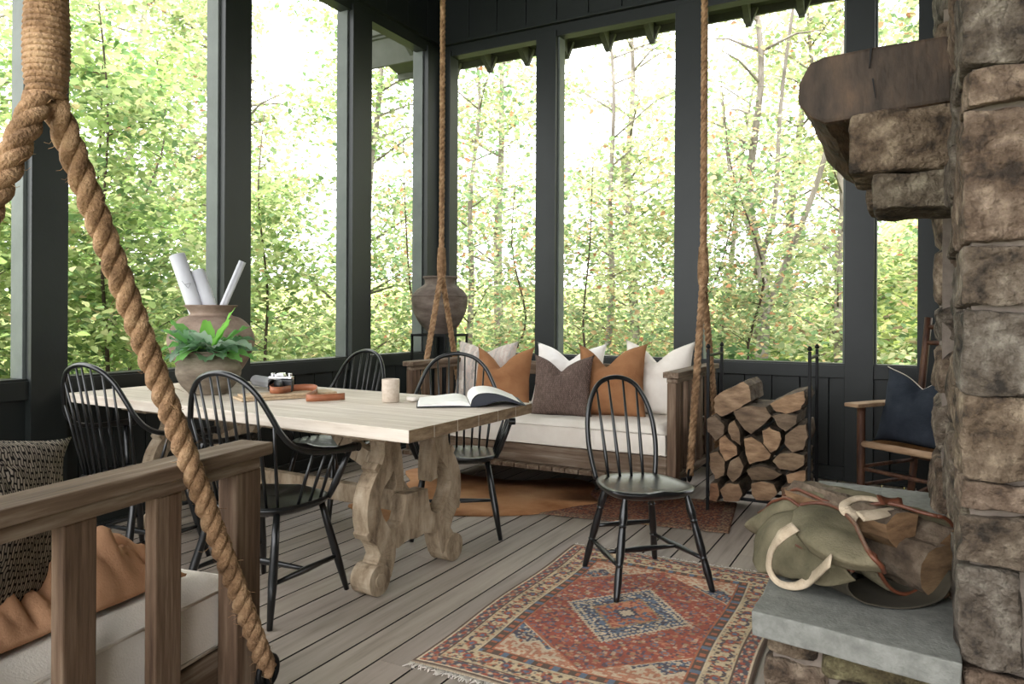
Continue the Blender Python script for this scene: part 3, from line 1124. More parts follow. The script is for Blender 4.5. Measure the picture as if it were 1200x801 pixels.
# ================================================================== SWING BEDS
def swing_bed(name, label, loc, rot, length, depth, arm_z, base_z, cush_top, slats, right_arm=True, rail_h=0.035):
    """local: x along length (0..length), y depth (0 front .. depth); arms at x=0 and x=length"""
    t = thing(name, label, 'swing', loc, rot)
    f = MB()
    # platform rails
    f.box(0.056, length - 0.056, 0.0, 0.045, base_z + 0.03, base_z + 0.15)
    f.box(0.056, length - 0.056, depth - 0.045, depth, base_z + 0.03, base_z + 0.15)
    for xa in (0.056, length - 0.10):
        MB().box(xa, xa + 0.044, 0.045, depth - 0.045, base_z + 0.03, base_z + 0.15).build('side_rail', 'swingwood_y', t, bevel=0.004)
    f.build('base_frame', 'swingwood_x', t, bevel=0.005)
    s = MB()
    x = 0.0
    while x < length - 0.02:
        s.box(x + 0.003, min(x + 0.087, length), -0.05, depth + 0.05, base_z, base_z + 0.028)
        x += 0.09
    s.build('slatted_deck', 'swingwood_y', t, bevel=0.003)
    for ax in (0, 1):
        x0 = 0 if ax == 0 else length - 0.055
        r = MB()
        r.box(x0 - 0.02, x0 + 0.075, -0.02, depth + 0.02, arm_z - rail_h, arm_z)
        r.box(x0 - 0.006, x0 + 0.061, 0.01, depth - 0.01, arm_z - rail_h - 0.03, arm_z - rail_h)
        r.build('arm_rail', 'swingwood_y', t, bevel=0.004)
        ys = slats
        for (a, b) in ys:
            q = MB()
            q.box(x0, x0 + (0.055 if b - a > 0.075 else 0.03), a, b, base_z + 0.029, arm_z - rail_h - 0.03)
            q.build('arm_slat', 'swingwood_z', t, bevel=0.004)
    # back rail
    r = MB()
    r.box(0.09, length - 0.09, depth - 0.05, depth - 0.01, arm_z - 0.13, arm_z - 0.03)
    r.box(0.09, length - 0.09, depth - 0.05, depth - 0.01, base_z + 0.2, base_z + 0.3)
    r.build('back_rail', 'swingwood_x', t, bevel=0.004)
    # cushion
    c = MB()
    nx, nyy = 40, 16
    x0, x1, y0, y1 = 0.062, length - 0.062, -0.005, depth - 0.06
    zb, zt = base_z + 0.152, cush_top
    vs = []
    for side in (0, 1):
        for j in range(nyy + 1):
            for i in range(nx + 1):
                u, v = i / nx, j / nyy
                ed = min(u * (x1 - x0), (1 - u) * (x1 - x0), v * (y1 - y0), (1 - v) * (y1 - y0))
                rd = min(1, ed / 0.04)
                p = Vector((x0 + u * (x1 - x0), y0 + v * (y1 - y0), 0))
                puff = (1 - (1 - rd) ** 2) ** 0.5
                if side:
                    p.z = zb + (zt - zb) * (0.80 + 0.20 * puff) + nz(p, 3.5, 4) * 0.006 * rd + nz((p.x, p.y * 0.2, 0), 25, 4) * 0.002
                else:
                    p.z = zb + 0.012 * (1 - puff)
                vs.append(p)
    N2 = (nx + 1) * (nyy + 1)
    fs = []
    for j in range(nyy):
        for i in range(nx):
            a = j * (nx + 1) + i
            fs.append((a, a + nx + 1, a + nx + 2, a + 1))
            fs.append((N2 + a, N2 + a + 1, N2 + a + nx + 2, N2 + a + nx + 1))
    for i in range(nx):
        fs.append((i, i + 1, N2 + i + 1, N2 + i))
        b0 = nyy * (nx + 1)
        fs.append((b0 + i + 1, b0 + i, N2 + b0 + i, N2 + b0 + i + 1))
    for j in range(nyy):
        a, b0 = j * (nx + 1), (j + 1) * (nx + 1)
        fs.append((b0, a, N2 + a, N2 + b0))
        fs.append((a + nx, b0 + nx, N2 + b0 + nx, N2 + a + nx))
    c.add(vs, fs)
    # piping
    zp = zb + (zt - zb) * 0.80
    zp2 = zb + 0.008
    cu = c.build('seat_cushion', 'cushion', t, smooth=True, angle=60)
    pz = MB()
    for zz in (zp, zp2):
        pz.tube([(x0 - 0.002, y0 - 0.003, zz), (x1 + 0.002, y0 - 0.003, zz), (x1 + 0.002, y1, zz), (x0 - 0.002, y1, zz)], 0.0045, 6, closed=True)
    pz.build('piping', 'cushion', cu, smooth=True)
    return t


def rope_set(parent, X, px, y_lo, y_hi, y_j, z_lo, z_j, wrap_top, r, outer, top_z=4.5, frn=60, wr=1.5):
    """two legs from under the frame up to a whipped junction, then a single rope to the ceiling"""
    xo = px
    a1 = [X @ Vector(p) for p in ((xo, y_lo, z_lo), (xo, y_j - 0.012, z_j))]
    a2 = [X @ Vector(p) for p in ((xo, y_hi, z_lo), (xo, y_j + 0.012, z_j))]
    m1 = MB()
    for a in (a1, a2):
        rope_mesh(m1, a, r, r * 5.0, 8)
        fray(m1, a, r, frn, seed=int(abs(a[0].x) * 100) + 3)
    rp = m1.build('leg_rope', 'rope', parent, smooth=True)
    w = MB()
    cx = xo
    n = max(8, int((wrap_top - z_j) / (r * 0.42)))
    hp = []
    for i in range(n * 14):
        a = 2 * math.pi * i / 14
        z = z_j + (wrap_top - z_j) * i / (n * 14)
        rad = r * wr * (0.84 + 0.12 * math.sin(i * 0.013)) * (0.9 + 0.1 * min(1, i / 60))
        hp.append(X @ Vector((cx + rad * 0.92 * math.cos(a), y_j + rad * math.sin(a), z)))
    w.tube(hp, r * 0.27, 6, tint=(0.95, 0.93, 0.9))
    w.lathe([(r * wr * 0.75, z_j), (r * wr * 0.8, wrap_top)], (0, 0, 0), 14, X=X @ Matrix.Translation((cx, y_j, 0)), cap=True)
    if w.tint:
        w.tint += [(0.7, 0.66, 0.6)] * (len(w.v) - len(w.tint))
    w.build('whipping', 'rope', parent, smooth=True)
    u = MB()
    a = [X @ Vector((cx, y_j, wrap_top - 0.02)), X @ Vector((cx, y_j, top_z))]
    rope_mesh(u, a, r * 0.95, r * 5.2, 7)
    u.build('hanging_rope', 'rope', parent, smooth=True)
    for yy, sg in ((y_lo, -1), (y_hi, 1)):
        h = MB()
        ring = []
        for i in range(16):
            an = 2 * math.pi * i / 16
            ring.append(X @ Vector((cx, yy + 0.035 * math.cos(an), z_lo + 0.035 * math.sin(an))))
        h.tube(ring, 0.007, 8, closed=True)
        h.tube([X @ Vector((cx + (0.02 if outer < 0 else -0.02), yy, z_lo - 0.03)), X @ Vector((cx - outer * 0.14, yy, z_lo - 0.03))], 0.012, 8)
        h.tube([X @ Vector((cx, yy, z_lo - 0.03)), X @ Vector((cx, yy, z_lo + 0.0))], 0.01, 8)
        h.build('iron_eye', 'iron', parent, smooth=True)


# back swing bed
bs = swing_bed('swing_bed', 'hanging timber swing bed with white cushion under the back windows', (-3.17, 4.25, 0), 0, 1.95, 0.98, 0.853, 0.20, 0.515,
               [(0.0, 0.09), (0.19, 0.25), (0.35, 0.41), (0.51, 0.57), (0.67, 0.73), (0.88, 0.97)])
I4 = Matrix.Identity(4)
rope_set(bs, I4, -0.035, 0.12, 0.86, 0.49, 0.235, 1.47, 1.70, 0.0235, -1, frn=0)
rope_set(bs, I4, 2.0, 0.12, 0.86, 0.42, 0.235, 1.38, 1.62, 0.0235, 1, frn=0)

# front swing bed: local x runs from the arm away to the left
k_ = 0.909
E0 = Vector((-1.388, 1.280, 0))
dirA = Vector((-0.165, 0.986, 0)).normalized()
dirB = Vector((-0.986, -0.165, 0)).normalized()
ang = math.atan2(dirB.y, dirB.x)
# local +x = dirB, local +y = -dirA (toward the camera side)
FL = 2.0
fs_ = swing_bed('swing_bed', 'weathered timber swing bed with thick rope in the left foreground', (E0.x, E0.y, 0), ang, FL, 1.11, 0.870, 0.24, 0.562,
                [(0.0, 0.085), (0.255, 0.325), (0.462, 0.532), (0.69, 0.76), (1.02, 1.11)], rail_h=0.03)
rope_set(fs_, I4, -0.03, 0.01, 1.12, 0.592, 0.325, 1.535, 2.2, 0.0235, -1, frn=260, wr=1.36)
rope_set(fs_, I4, FL + 0.03, 0.0, 1.11, 0.565, 0.325, 1.535, 2.2, 0.0235, 1, frn=0, wr=1.6)


def pillow(name, label, mat, loc, rot, w, h, t, chop=0.1, seed=0, lean=0.2, group=None, cat='pillow', roll=0.0, ear=0.07, skew=0.0):
    mb = MB()
    pillow_mesh(mb, w, h, t, chop, seed, ear=ear, skew=skew)
    o = mb.build(name, mat, None, smooth=True)
    weld(o)
    o.location = loc
    o.rotation_euler = (Matrix.Rotation(rot, 3, 'Z') @ Matrix.Rotation(lean, 3, 'X') @ Matrix.Rotation(roll, 3, 'Y')).to_euler()
    tag(o, label, cat, group)
    return o


CT = 0.515
L = math.radians
pillow('throw_pillow', 'faintly striped white pillow at the left end of the back swing bed', 'stripe', (-2.90, 4.86, CT - 0.01), L(8), 0.48, 0.48, 0.22, 0.07, 1, lean=-0.22)
pillow('throw_pillow', 'left rust linen pillow with two pointed corners on the back swing bed', 'rust', (-2.61, 4.62, CT - 0.01), L(4), 0.43, 0.45, 0.21, 0.16, 2, lean=-0.2, skew=-0.1)
pillow('throw_pillow', 'large white pillow behind the brown checked pillow', 'linen_cool', (-2.24, 4.93, CT - 0.01), L(0), 0.54, 0.48, 0.22, 0.12, 3, lean=-0.24)
pillow('throw_pillow', 'dark brown checked weave pillow at the front middle of the back swing bed', 'brownknit', (-2.08, 4.50, CT - 0.01), L(4), 0.41, 0.41, 0.19, 0.10, 4, lean=-0.16, skew=-0.05)
pillow('throw_pillow', 'right rust linen pillow with a deep centre dent, behind the side chair', 'rust', (-1.79, 4.66, CT - 0.01), L(10), 0.45, 0.49, 0.22, 0.15, 5, lean=-0.2, skew=-0.15)
pillow('throw_pillow', 'cream white pillow at the right end of the back swing bed', 'linen', (-1.55, 4.86, CT - 0.01), L(-6), 0.49, 0.51, 0.23, 0.14, 6, lean=-0.2)

# grey knit pillow on the front swing
pillow('knit_pillow', 'chunky grey and cream woven pillow behind the foreground swing arm', 'greyknit', (-1.535, 0.665, 0.60), L(99.5), 0.45, 0.36, 0.19, 0.0, 9, lean=-0.16, roll=0.22)

# tan throw blanket draped over the front cushion
bl = MB()
nu, nv = 90, 60
vs = []
bx = [Vector((-1.42, 0.62, 0)), Vector((-1.49, 1.13, 0)), Vector((-2.12, 1.02, 0)), Vector((-2.05, 0.50, 0))]
for j in range(nv + 1):
    for i in range(nu + 1):
        u, v = i / nu, j / nv
        p = bx[0].lerp(bx[1], v).lerp(bx[3].lerp(bx[2], v), u)
        wob = Vector((nz((u * 3, v * 3, 0), 1, 5), nz((u * 3, v * 3, 0), 1, 6), 0)) * 0.03
        p = p + wob
        h1 = abs(nz((u * 1.6 + v * 1.2, v * 1.2 - u * .4, 0), 2.4, 2)) * 0.09
        h2 = abs(nz((u * 2 + v * 5.0, u * 1.5, 0), 2.2, 7)) * 0.075
        hump = 0.085 * math.exp(-(((u - 0.4) / 0.3) ** 2 + ((v - 0.72) / 0.28) ** 2))
        e = min(u, v, 1 - u, 1 - v)
        h3 = 0.022 * abs(math.sin((u * 0.7 + v * 1.7) * 11 + nz((u * 3, v * 3, 0), 1.5, 9) * 5)) ** 1.5 + 0.012 * abs(math.sin((u * 1.9 - v * 0.9) * 13 + nz((u * 4, v * 3, 0), 1.3, 12) * 5))
        p.z = 0.572 + (h1 + h2 + h3 + hump) * min(1, e / 0.10)
        vs.append(p)
bl.add(vs, [(j * (nu + 1) + i, j * (nu + 1) + i + 1, (j + 1) * (nu + 1) + i + 1, (j + 1) * (nu + 1) + i) for j in range(nv) for i in range(nu)])
o = bl.build('throw_blanket', 'throw', None, smooth=True)
so = o.modifiers.new('thick', 'SOLIDIFY')
so.thickness = 0.006
so.offset = 1
tag(o, 'crumpled tan linen throw lying on the white cushion of the foreground swing bed', 'blanket')


# ================================================================== RUGS
def build_rug():
    NX, NY = 300, 430
    x0, x1, y0, y1 = -0.53, 0.53, -0.73, 0.73
    u = np.linspace(0, 1, NX)
    v = np.linspace(0, 1, NY)
    U, V = np.meshgrid(u, v)
    W, H = 1.06, 1.46
    dx = np.minimum(U, 1 - U) * W
    dy = np.minimum(V, 1 - V) * H
    d = np.minimum(dx, dy)
    X = (U - 0.5) * W
    Y = (V - 0.5) * H

    def C(*c):
        return np.array(srgb(c)[:3])
    red, dred, navy, blue, cream, tan, rust, brown, salmon = C(150, 62, 48), C(120, 48, 42), C(44, 54, 80), C(80, 104, 130), C(206, 188, 160), C(160, 128, 92), C(168, 90, 60), C(72, 54, 48), C(190, 124, 92)
    col = np.zeros((NY, NX, 3)) + red
    along = np.where(dx < dy, Y, X)

    def paint(mask, c, a=1.0):
        mk = (mask.astype(float) * a)[..., None]
        col[:] = col * (1 - mk) + c * mk
    # value noise fields for mottled motifs
    def vn(cell, seed):
        r = np.random.default_rng(seed)
        gx, gy = int(W / cell) + 2, int(H / cell) + 2
        g = r.random((gy, gx))
        return g[(V * H / cell).astype(int), (U * W / cell).astype(int)]
    n1, n2, n3 = vn(0.011, 1), vn(0.009, 2), vn(0.014, 3)
    # field motifs
    paint(n1 > 0.80, navy, .8)
    paint((n2 > 0.86), salmon, .8)
    paint((n3 > 0.9), cream, .6)
    fl = np.sin(X * 62) * np.sin(Y * 62)
    paint(fl > 0.62, blue, .75)
    paint((fl > 0.86), rust)
    paint(fl < -0.80, tan, .7)
    # central medallion
    ax, ay = abs(X), abs(Y)
    step = np.round((ay) * 70) / 70
    md = ax / 0.235 + step / 0.27
    paint(md < 1.08, cream, .9)
    paint(md < 1.02, navy)
    paint((md < 1.02) & (n1 > .55), blue)
    paint((md < 1.02) & (n2 > .8), cream)
    paint((md < .95) & (md > 0.90), cream, .8)
    paint(md < 0.62, tan)
    paint(md < 0.57, salmon)
    paint((md < .57) & (n1 > 0.6), red)
    paint((md < .57) & (n3 > 0.75), blue)
    paint(md < 0.22, navy)
    paint(md < 0.14, cream)
    # corner spandrels: hexagonal field
    fx, fy = 0.53 - 0.215, 0.73 - 0.215
    hx = ax / fx
    hy = ay / fy
    sp = (ay > fy * 0.52 + (1 - hx) * fy * 0.50)
    paint(sp, navy)
    paint(sp & (n1 > .6), blue)
    paint(sp & (n2 > .78), cream, .8)
    paint(sp & (n3 > .84), rust)
    ln = ay - (fy * 0.52 + (1 - hx) * fy * 0.50)
    paint((abs(ln) < 0.008), rust)
    paint((abs(ln - 0.011) < 0.003), cream)
    zig = abs((ax * 9.5) % 1 - 0.5) * 0.11
    paint(sp & (abs(ay - fy * 0.86 + zig) < 0.008), cream)
    paint(sp & ((ay - fy * 0.86 + zig) > 0.008), salmon, .8)
    paint(sp & ((ay - fy * 0.86 + zig) > 0.008) & (n1 > .5), cream, .8)
    # borders, from the inside out
    def band(a, b, c):
        paint((d >= a) & (d < b), c)
    band(0.200, 0.206, rust)
    band(0.166, 0.200, brown)
    m = (d >= 0.166) & (d < 0.200)
    paint(m & (np.sin(along * 130) > 0.2) & (abs(d - 0.183) < 0.010), rust)
    paint(m & (np.sin(along * 65) > 0.75), blue)
    band(0.162, 0.166, cream)
    band(0.072, 0.162, C(196, 176, 142))
    m = (d >= 0.076) & (d < 0.158)
    w = 0.117 + 0.026 * np.sin(along * 42)
    paint(m & (abs(d - w) < 0.0055), navy)
    q = np.sin(along * 42 + 1.57)
    paint(m & (((d - 0.117) ** 2 + ((((along + 0.037) % 0.0748) - 0.037) * 0.9) ** 2) < 0.018 ** 2), red)
    paint(m & (((d - 0.117) ** 2 + ((((along + 0.037) % 0.0748) - 0.037) * 0.9) ** 2) < 0.009 ** 2), blue)
    paint(m & (((d - 0.140) ** 2 + ((((along + 0.0187) % 0.0374) - 0.0187)) ** 2) < 0.008 ** 2), brown)
    paint(m & (((d - 0.094) ** 2 + ((((along + 0.0187) % 0.0374) - 0.0187)) ** 2) < 0.008 ** 2), brown)
    paint(m & (n1 > 0.84), rust, .8)
    paint(m & (n2 > 0.86), navy, .7)
    band(0.067, 0.072, brown)
    band(0.022, 0.067, C(64, 66, 82))
    m = (d >= 0.022) & (d < 0.067)
    paint(m & (np.sin(along * 105) * np.sin(d * 140 + 1) > 0.35), red)
    paint(m & (np.sin(along * 105 + 2) * np.sin(d * 140 + 2) > 0.62), cream, .8)
    paint(m & (n2 > .8), salmon, .7)
    band(0.016, 0.022, cream)
    band(0.0, 0.016, brown)
    # pale worn selvedge at the ends
    paint(dy < 0.006, cream, .8)
    # wool variation and abrash
    r = np.random.default_rng(5)
    g = 1 + (r.random((NY, NX)) - 0.5) * 0.34
    ab = 1 + 0.10 * np.sin(V * 23 + np.sin(V * 71)) + 0.06 * (vn(0.05, 9) - .5)
    col = np.clip(col * g[..., None] * ab[..., None], 0, 1)
    worn = np.clip(col * 0.84 + C(165, 150, 132) * 0.22, 0, 1)
    z = 0.008 + (r.random((NY, NX))) * 0.0012 + 0.002 * np.sin(U * 9 + V * 5)
    edge = np.minimum(dx, dy)
    z = np.where(edge < 0.004, 0.003, z)
    P = np.stack([X + 0.006 * np.sin(V * 11), Y + 0.004 * np.sin(U * 9), z], -1).reshape(-1, 3)
    idx = np.arange(NX * NY).reshape(NY, NX)
    F = np.stack([idx[:-1, :-1], idx[:-1, 1:], idx[1:, 1:], idx[1:, :-1]], -1).reshape(-1, 4)
    me = bpy.data.meshes.new('pile')
    me.vertices.add(len(P))
    me.vertices.foreach_set('co', P.ravel())
    me.loops.add(F.size)
    me.loops.foreach_set('vertex_index', F.ravel())
    me.polygons.add(len(F))
    me.polygons.foreach_set('loop_start', np.arange(len(F)) * 4)
    me.update()
    ca = me.color_attributes.new('tint', 'FLOAT_COLOR', 'POINT')
    arr = np.ones((NX * NY, 4), np.float32)
    arr[:, :3] = worn.reshape(-1, 3)
    ca.data.foreach_set('color', arr.ravel())
    me.materials.append(M['rug'])
    me.polygons.foreach_set('use_smooth', [True] * len(me.polygons))
    return me


rug = thing('patterned_rug', 'faded red and navy medallion rug under the armless chair, beside the hearth', 'rug', (-0.985, 2.775, 0.0008), math.radians(1.3))
rme = build_rug()
ro = bpy.data.objects.new('pile', rme)
COL.objects.link(ro)
ro.parent = rug
ro.location.z = 0.001
for sy in (-1, 1):
    fr = MB()
    for i in range(190):
        x = -0.525 + 1.05 * i / 189 + random.uniform(-.002, .002)
        l = random.uniform(0.012, 0.034)
        a = Vector((x, sy * 0.728, 0.005))
        b = a + Vector((random.uniform(-0.01, 0.01), sy * l * 0.6, -0.001))
        c = b + Vector((random.uniform(-0.012, 0.012), sy * l * 0.5, -0.001))
        fr.tube([a, b, c], [0.0022, 0.002, 0.0014], 5)
    tag(fr.build('fringe', 'linen', rug, smooth=True), 'frayed cream fringe')

r2_ = MB()
NX, NY = 150, 90
cols = [(128, 74, 58), (96, 62, 56), (156, 120, 92), (62, 58, 66), (140, 90, 66)]
vs, ts = [], []
R = random.Random(4)
for j in range(NY + 1):
    for i in range(NX + 1):
        u, v = i / NX, j / NY
        X, Y = -0.55 + 1.1 * u, -0.35 + 0.7 * v
        c = srgb(R.choice(cols))[:3]
        e = min(u * 1.1, (1 - u) * 1.1, v * .7, (1 - v) * .7)
        if e < 0.07:
            c = srgb(R.choice([(150, 124, 98), (120, 80, 66), (84, 70, 66)]))[:3]
        vs.append((X, Y, 0.006 + 0.0015 * R.random() if e > 0.002 else 0.001))
        ts.append(c)
r2_.add(vs, [(j * (NX + 1) + i, j * (NX + 1) + i + 1, (j + 1) * (NX + 1) + i + 1, (j + 1) * (NX + 1) + i) for j in range(NY) for i in range(NX)])
r2_.tint = ts
o = r2_.build('patterned_rug', 'rug', None, recalc=False)
o.location = (-1.47, 4.35, 0.0035)
o.rotation_euler.z = L(8)
tag(o, 'small faded reddish brown rug in front of the back swing bed', 'rug')

hd = MB()
outl = [(-3.0, 3.62), (-3.05, 3.50), (-2.80, 3.40), (-2.74, 3.32), (-2.62, 3.30), (-2.57, 3.44), (-2.42, 3.62), (-2.22, 3.72), (-2.02, 3.86), (-1.92, 3.98), (-1.82, 4.18), (-1.74, 4.33), (-1.86, 4.5), (-1.95, 4.78), (-2.2, 4.86), (-2.45, 4.62), (-2.9, 4.6), (-3.2, 4.75), (-3.35, 4.5), (-3.1, 4.2), (-3.12, 3.85)]
pp = spline([(a, b, 0.006) for a, b in outl + [outl[0]]], 80)[:-1]
cen = Vector((-2.5, 4.1, 0.014))
vs = [cen] + [cen.lerp(p, 0.5) + Vector((0, 0, 0.001)) for p in pp] + [Vector((p.x, p.y, 0.012)) for p in pp] + [Vector((p.x, p.y, 0.001)) for p in pp]
n = len(pp)
fs = []
for i in range(n):
    j = (i + 1) % n
    fs += [(0, 1 + i, 1 + j), (1 + i, 1 + n + i, 1 + n + j, 1 + j), (1 + n + i, 1 + 2 * n + i, 1 + 2 * n + j, 1 + n + j)]
hd.add(vs, fs)
o = hd.build('cowhide_rug', 'hide', None, smooth=True)
o.location.z = 0.001
tag(o, 'tan orange cowhide on the floor behind the table', 'rug')

# ================================================================== TABLE-TOP THINGS
T = TZ + 0.001


def lathe_thing(name, label, cat, prof, loc, mat, n=48, rough=0.004, seed=0, group=None):
    t = thing(name, label, cat, loc, 0, group)
    mb = MB()
    prof = spline([(r, z, 0) for r, z in prof], len(prof) * 5)
    mb.lathe([(max(0.001, p.x), p.y) for p in prof], (0, 0, 0), n)
    mb.v = [tuple(Vector(v) * 1 + Vector((nz(v, 9, seed), nz(v, 9, seed + 1), 0)) * rough) for v in mb.v]
    o = mb.build('vessel', mat, t, smooth=True)
    return t, o


# clay plant pot
t, _ = lathe_thing('plant_pot', 'squat clay pot with a leafy green plant on the table behind the rope', 'potted plant',
                   [(0.002, 0.004), (0.085, 0.0), (0.10, 0.012), (0.135, 0.05), (0.157, 0.10), (0.155, 0.145), (0.128, 0.185), (0.112, 0.20), (0.118, 0.212), (0.128, 0.218), (0.118, 0.222), (0.104, 0.205), (0.11, 0.18), (0.13, 0.14)],
                   (-3.215, 2.61, T), 'clay', seed=2)
MB().lathe([(0.001, 0.195), (0.108, 0.192)], n=24).build('soil', 'soil', t)
R = random.Random(12)


def big_leaf(mb, base, azim, length, width, rise, droop, tint, twist=0.0):
    n = 9
    vs, fs = [], []
    d = Vector((math.cos(azim), math.sin(azim), 0))
    s = Vector((-d.y, d.x, 0))
    for i in range(n + 1):
        t_ = i / n
        p = Vector(base) + d * length * (t_ - 0.12 * t_ * t_ * droop) + Vector((0, 0, rise * t_ - droop * length * t_ * t_ * 0.9))
        wv = width * (math.sin(math.pi * min(1, t_ * 0.93 + 0.05)) ** 0.75) * (1 if t_ > 0.18 else 0.25)
        ruffle = 0.010 * math.sin(t_ * 22 + azim * 3)
        for k in (-1, -0.5, 0, 0.5, 1):
            q = p + s * k * wv / 2 + Vector((0, 0, abs(k) * wv * 0.22 + (ruffle if abs(k) == 1 else 0))) + s.cross(d) * twist * k * wv
            vs.append(q)
    for i in range(n):
        for k in range(4):
            a = i * 5 + k
            fs.append((a, a + 1, a + 6, a + 5))
    mb.add(vs, fs, 0, tint)


for i in range(42):
    az = i * 2.4 + R.uniform(-.3, .3)
    m_ = MB()
    g = R.uniform(0.75, 1.25)
    young = i % 4 == 0
    tn = (0.20 * g, 0.46 * g, 0.13 * g) if young else ((0.20 * g, 0.36 * g, 0.20 * g) if i % 3 else (0.34 * g, 0.46 * g, 0.34 * g))
    ln = R.uniform(0.15, 0.26)
    big_leaf(m_, (0.03 * math.cos(az), 0.03 * math.sin(az), 0.19 + R.uniform(0, 0.03)), az, ln, R.uniform(0.09, 0.13), R.uniform(0.06, 0.20) if i > 8 else R.uniform(.0, .06), R.uniform(0.05, 0.7), tn)
    if young:
        pass
    m_.build('leaf', 'plant', t, smooth=True, recalc=False)
for az, ln, rs in ((1.0, 0.13, 0.26), (0.4, 0.12, 0.20), (2.6, 0.10, 0.19), (5.4, 0.12, 0.05), (3.6, 0.2, 0.03)):
    m_ = MB()
    big_leaf(m_, (0, 0, 0.2), az, ln, 0.075, rs, 0.1, (0.28, 0.62, 0.12))
    m_.build('leaf', 'plant', t, smooth=True, recalc=False)

t, _ = lathe_thing('clay_urn', 'large wide rimmed clay urn holding paper rolls, behind the potted plant', 'urn',
                   [(0.002, 0.004), (0.10, 0.0), (0.12, 0.02), (0.19, 0.12), (0.235, 0.23), (0.225, 0.32), (0.165, 0.385), (0.118, 0.405), (0.115, 0.425), (0.140, 0.455), (0.147, 0.462), (0.135, 0.462), (0.108, 0.43), (0.10, 0.40), (0.15, 0.36), (0.17, 0.30)],
                   (-3.60, 2.94, T), 'claydark', seed=4, rough=0.008)


def roll(name, label, a, b, r, mats='paper', group=None, wraps=2.6):
    a, b = Vector(a), Vector(b)
    ax = (b - a).normalized()
    s = ax.cross(Vector((0, 0, 1))).normalized()
    u = s.cross(ax)
    vs = []
    n = 80
    for k in range(n + 1):
        an = 2 * math.pi * wraps * k / n
        rr = r * (1 - 0.35 * k / n)
        off = (s * math.cos(an) + u * math.sin(an)) * rr
        vs += [a + off, b + off]
    mb = MB()
    mb.add(vs, [(2 * i, 2 * i + 1, 2 * i + 3, 2 * i + 2) for i in range(n)])
    o = mb.build(name, mats, None, smooth=True)
    so = o.modifiers.new('t', 'SOLIDIFY')
    so.thickness = 0.0012
    return o


UX, UY = -3.60, 2.94
o = roll('paper_roll', '', (UX + 0.04, UY + 0.0, T + 0.10), (UX - 0.19, UY - 0.09, T + 0.755), 0.047)
tag(o, 'widest white paper roll leaning left out of the urn', 'paper roll')
o = roll('paper_roll', '', (UX + 0.09, UY + 0.05, T + 0.12), (UX - 0.125, UY + 0.0, T + 0.665), 0.044)
tag(o, 'shorter white paper roll behind the wide one in the urn', 'paper roll')
o = roll('paper_roll', '', (UX - 0.05, UY - 0.05, T + 0.12), (UX + 0.155, UY + 0.09, T + 0.72), 0.022)
tag(o, 'thin printed paper roll leaning right out of the urn', 'paper roll')
o = roll('paper_roll', '', (-3.30, 3.00, T + 0.034), (-2.99, 2.90, T + 0.034), 0.033)
tag(o, 'rolled white paper lying flat on the table behind the camera', 'paper roll')

ra, rb = Vector((UX + 0.04, UY, T + 0.10)), Vector((UX - 0.19, UY - 0.09, T + 0.755))
rax = (rb - ra).normalized()
rc_ = ra.lerp(rb, 0.72)
vw = (Vector((0, 0, EYE)) - rc_).normalized()
vw = (vw - rax * vw.dot(rax)).normalized()
sdw = rax.cross(vw)
mk = MB()
for q0, q1 in (((-0.020, 0.03), (0.0, -0.02)), ((0.0, -0.02), (0.022, 0.005)), ((0.022, 0.005), (-0.012, 0.006))):
    pts_ = []
    for k in range(5):
        a_, b_ = q0[0] + (q1[0] - q0[0]) * k / 4, q0[1] + (q1[1] - q0[1]) * k / 4
        rr_ = 0.0485
        pts_.append(rc_ + sdw * rr_ * math.sin(a_ / rr_) + vw * rr_ * math.cos(a_ / rr_) + rax * b_)
    mk.tube(pts_, 0.0012, 5)
mk.build('printed_mark', 'ink', None)
mkp = bpy.data.objects['paper_roll']
bpy.data.objects['printed_mark'].parent = mkp

# board
bo = MB()
Xb = Matrix.Translation((-2.74, 2.685, T)) @ Matrix.Rotation(L(62), 4, 'Z')
bo.box(-0.235, 0.235, -0.085, 0.085, 0, 0.012, X=Xb)
bo.box(-0.215, 0.235, -0.075, 0.08, 0.0125, 0.024, X=Xb)
o = bo.build('wooden_board', 'board', None, bevel=0.003)
tag(o, 'two stacked pale wooden boards lying beneath the camera', 'board')

# camera
cm = thing('photo_camera', 'small black and silver film camera standing on the pale boards', 'camera', (-2.79, 2.70, T + 0.0255), L(200))
b = MB()
b.box(-0.065, 0.065, -0.017, 0.017, 0.0, 0.062)
b.build('body', 'camblack', cm, bevel=0.008)
b = MB()
b.box(-0.062, 0.062, -0.0165, 0.0165, 0.063, 0.076)
b.prism([(-0.022, -0.019, 0.077), (0.022, -0.019, 0.077), (0.014, -0.019, 0.094), (-0.014, -0.019, 0.094)], (0, 0.038, 0))
b.build('top_plate', 'chrome', cm, bevel=0.003)
b = MB()
rx = Matrix.Rotation(L(90), 4, 'X')
b.lathe([(0.031, 0.0), (0.033, 0.01), (0.030, 0.012), (0.032, 0.03), (0.029, 0.048), (0.024, 0.048), (0.022, 0.04), (0.001, 0.038)], n=28, X=Matrix.Translation((0, 0.065, 0.036)) @ rx)
b.v = [(x, 0.082 - (y if False else 0) + (y - 0.065), z) for x, y, z in b.v]
b.build('lens', 'camblack', cm, smooth=True, angle=40)
b = MB()
for x in (-0.047, 0.045):
    b.lathe([(0.001, 0.092), (0.011, 0.092), (0.011, 0.076)], (x, 0, 0), 18)
b.lathe([(0.001, 0.087), (0.006, 0.087), (0.006, 0.076)], (0.03, 0, 0), 14)
b.build('dial', 'chrome', cm, smooth=True, angle=40)

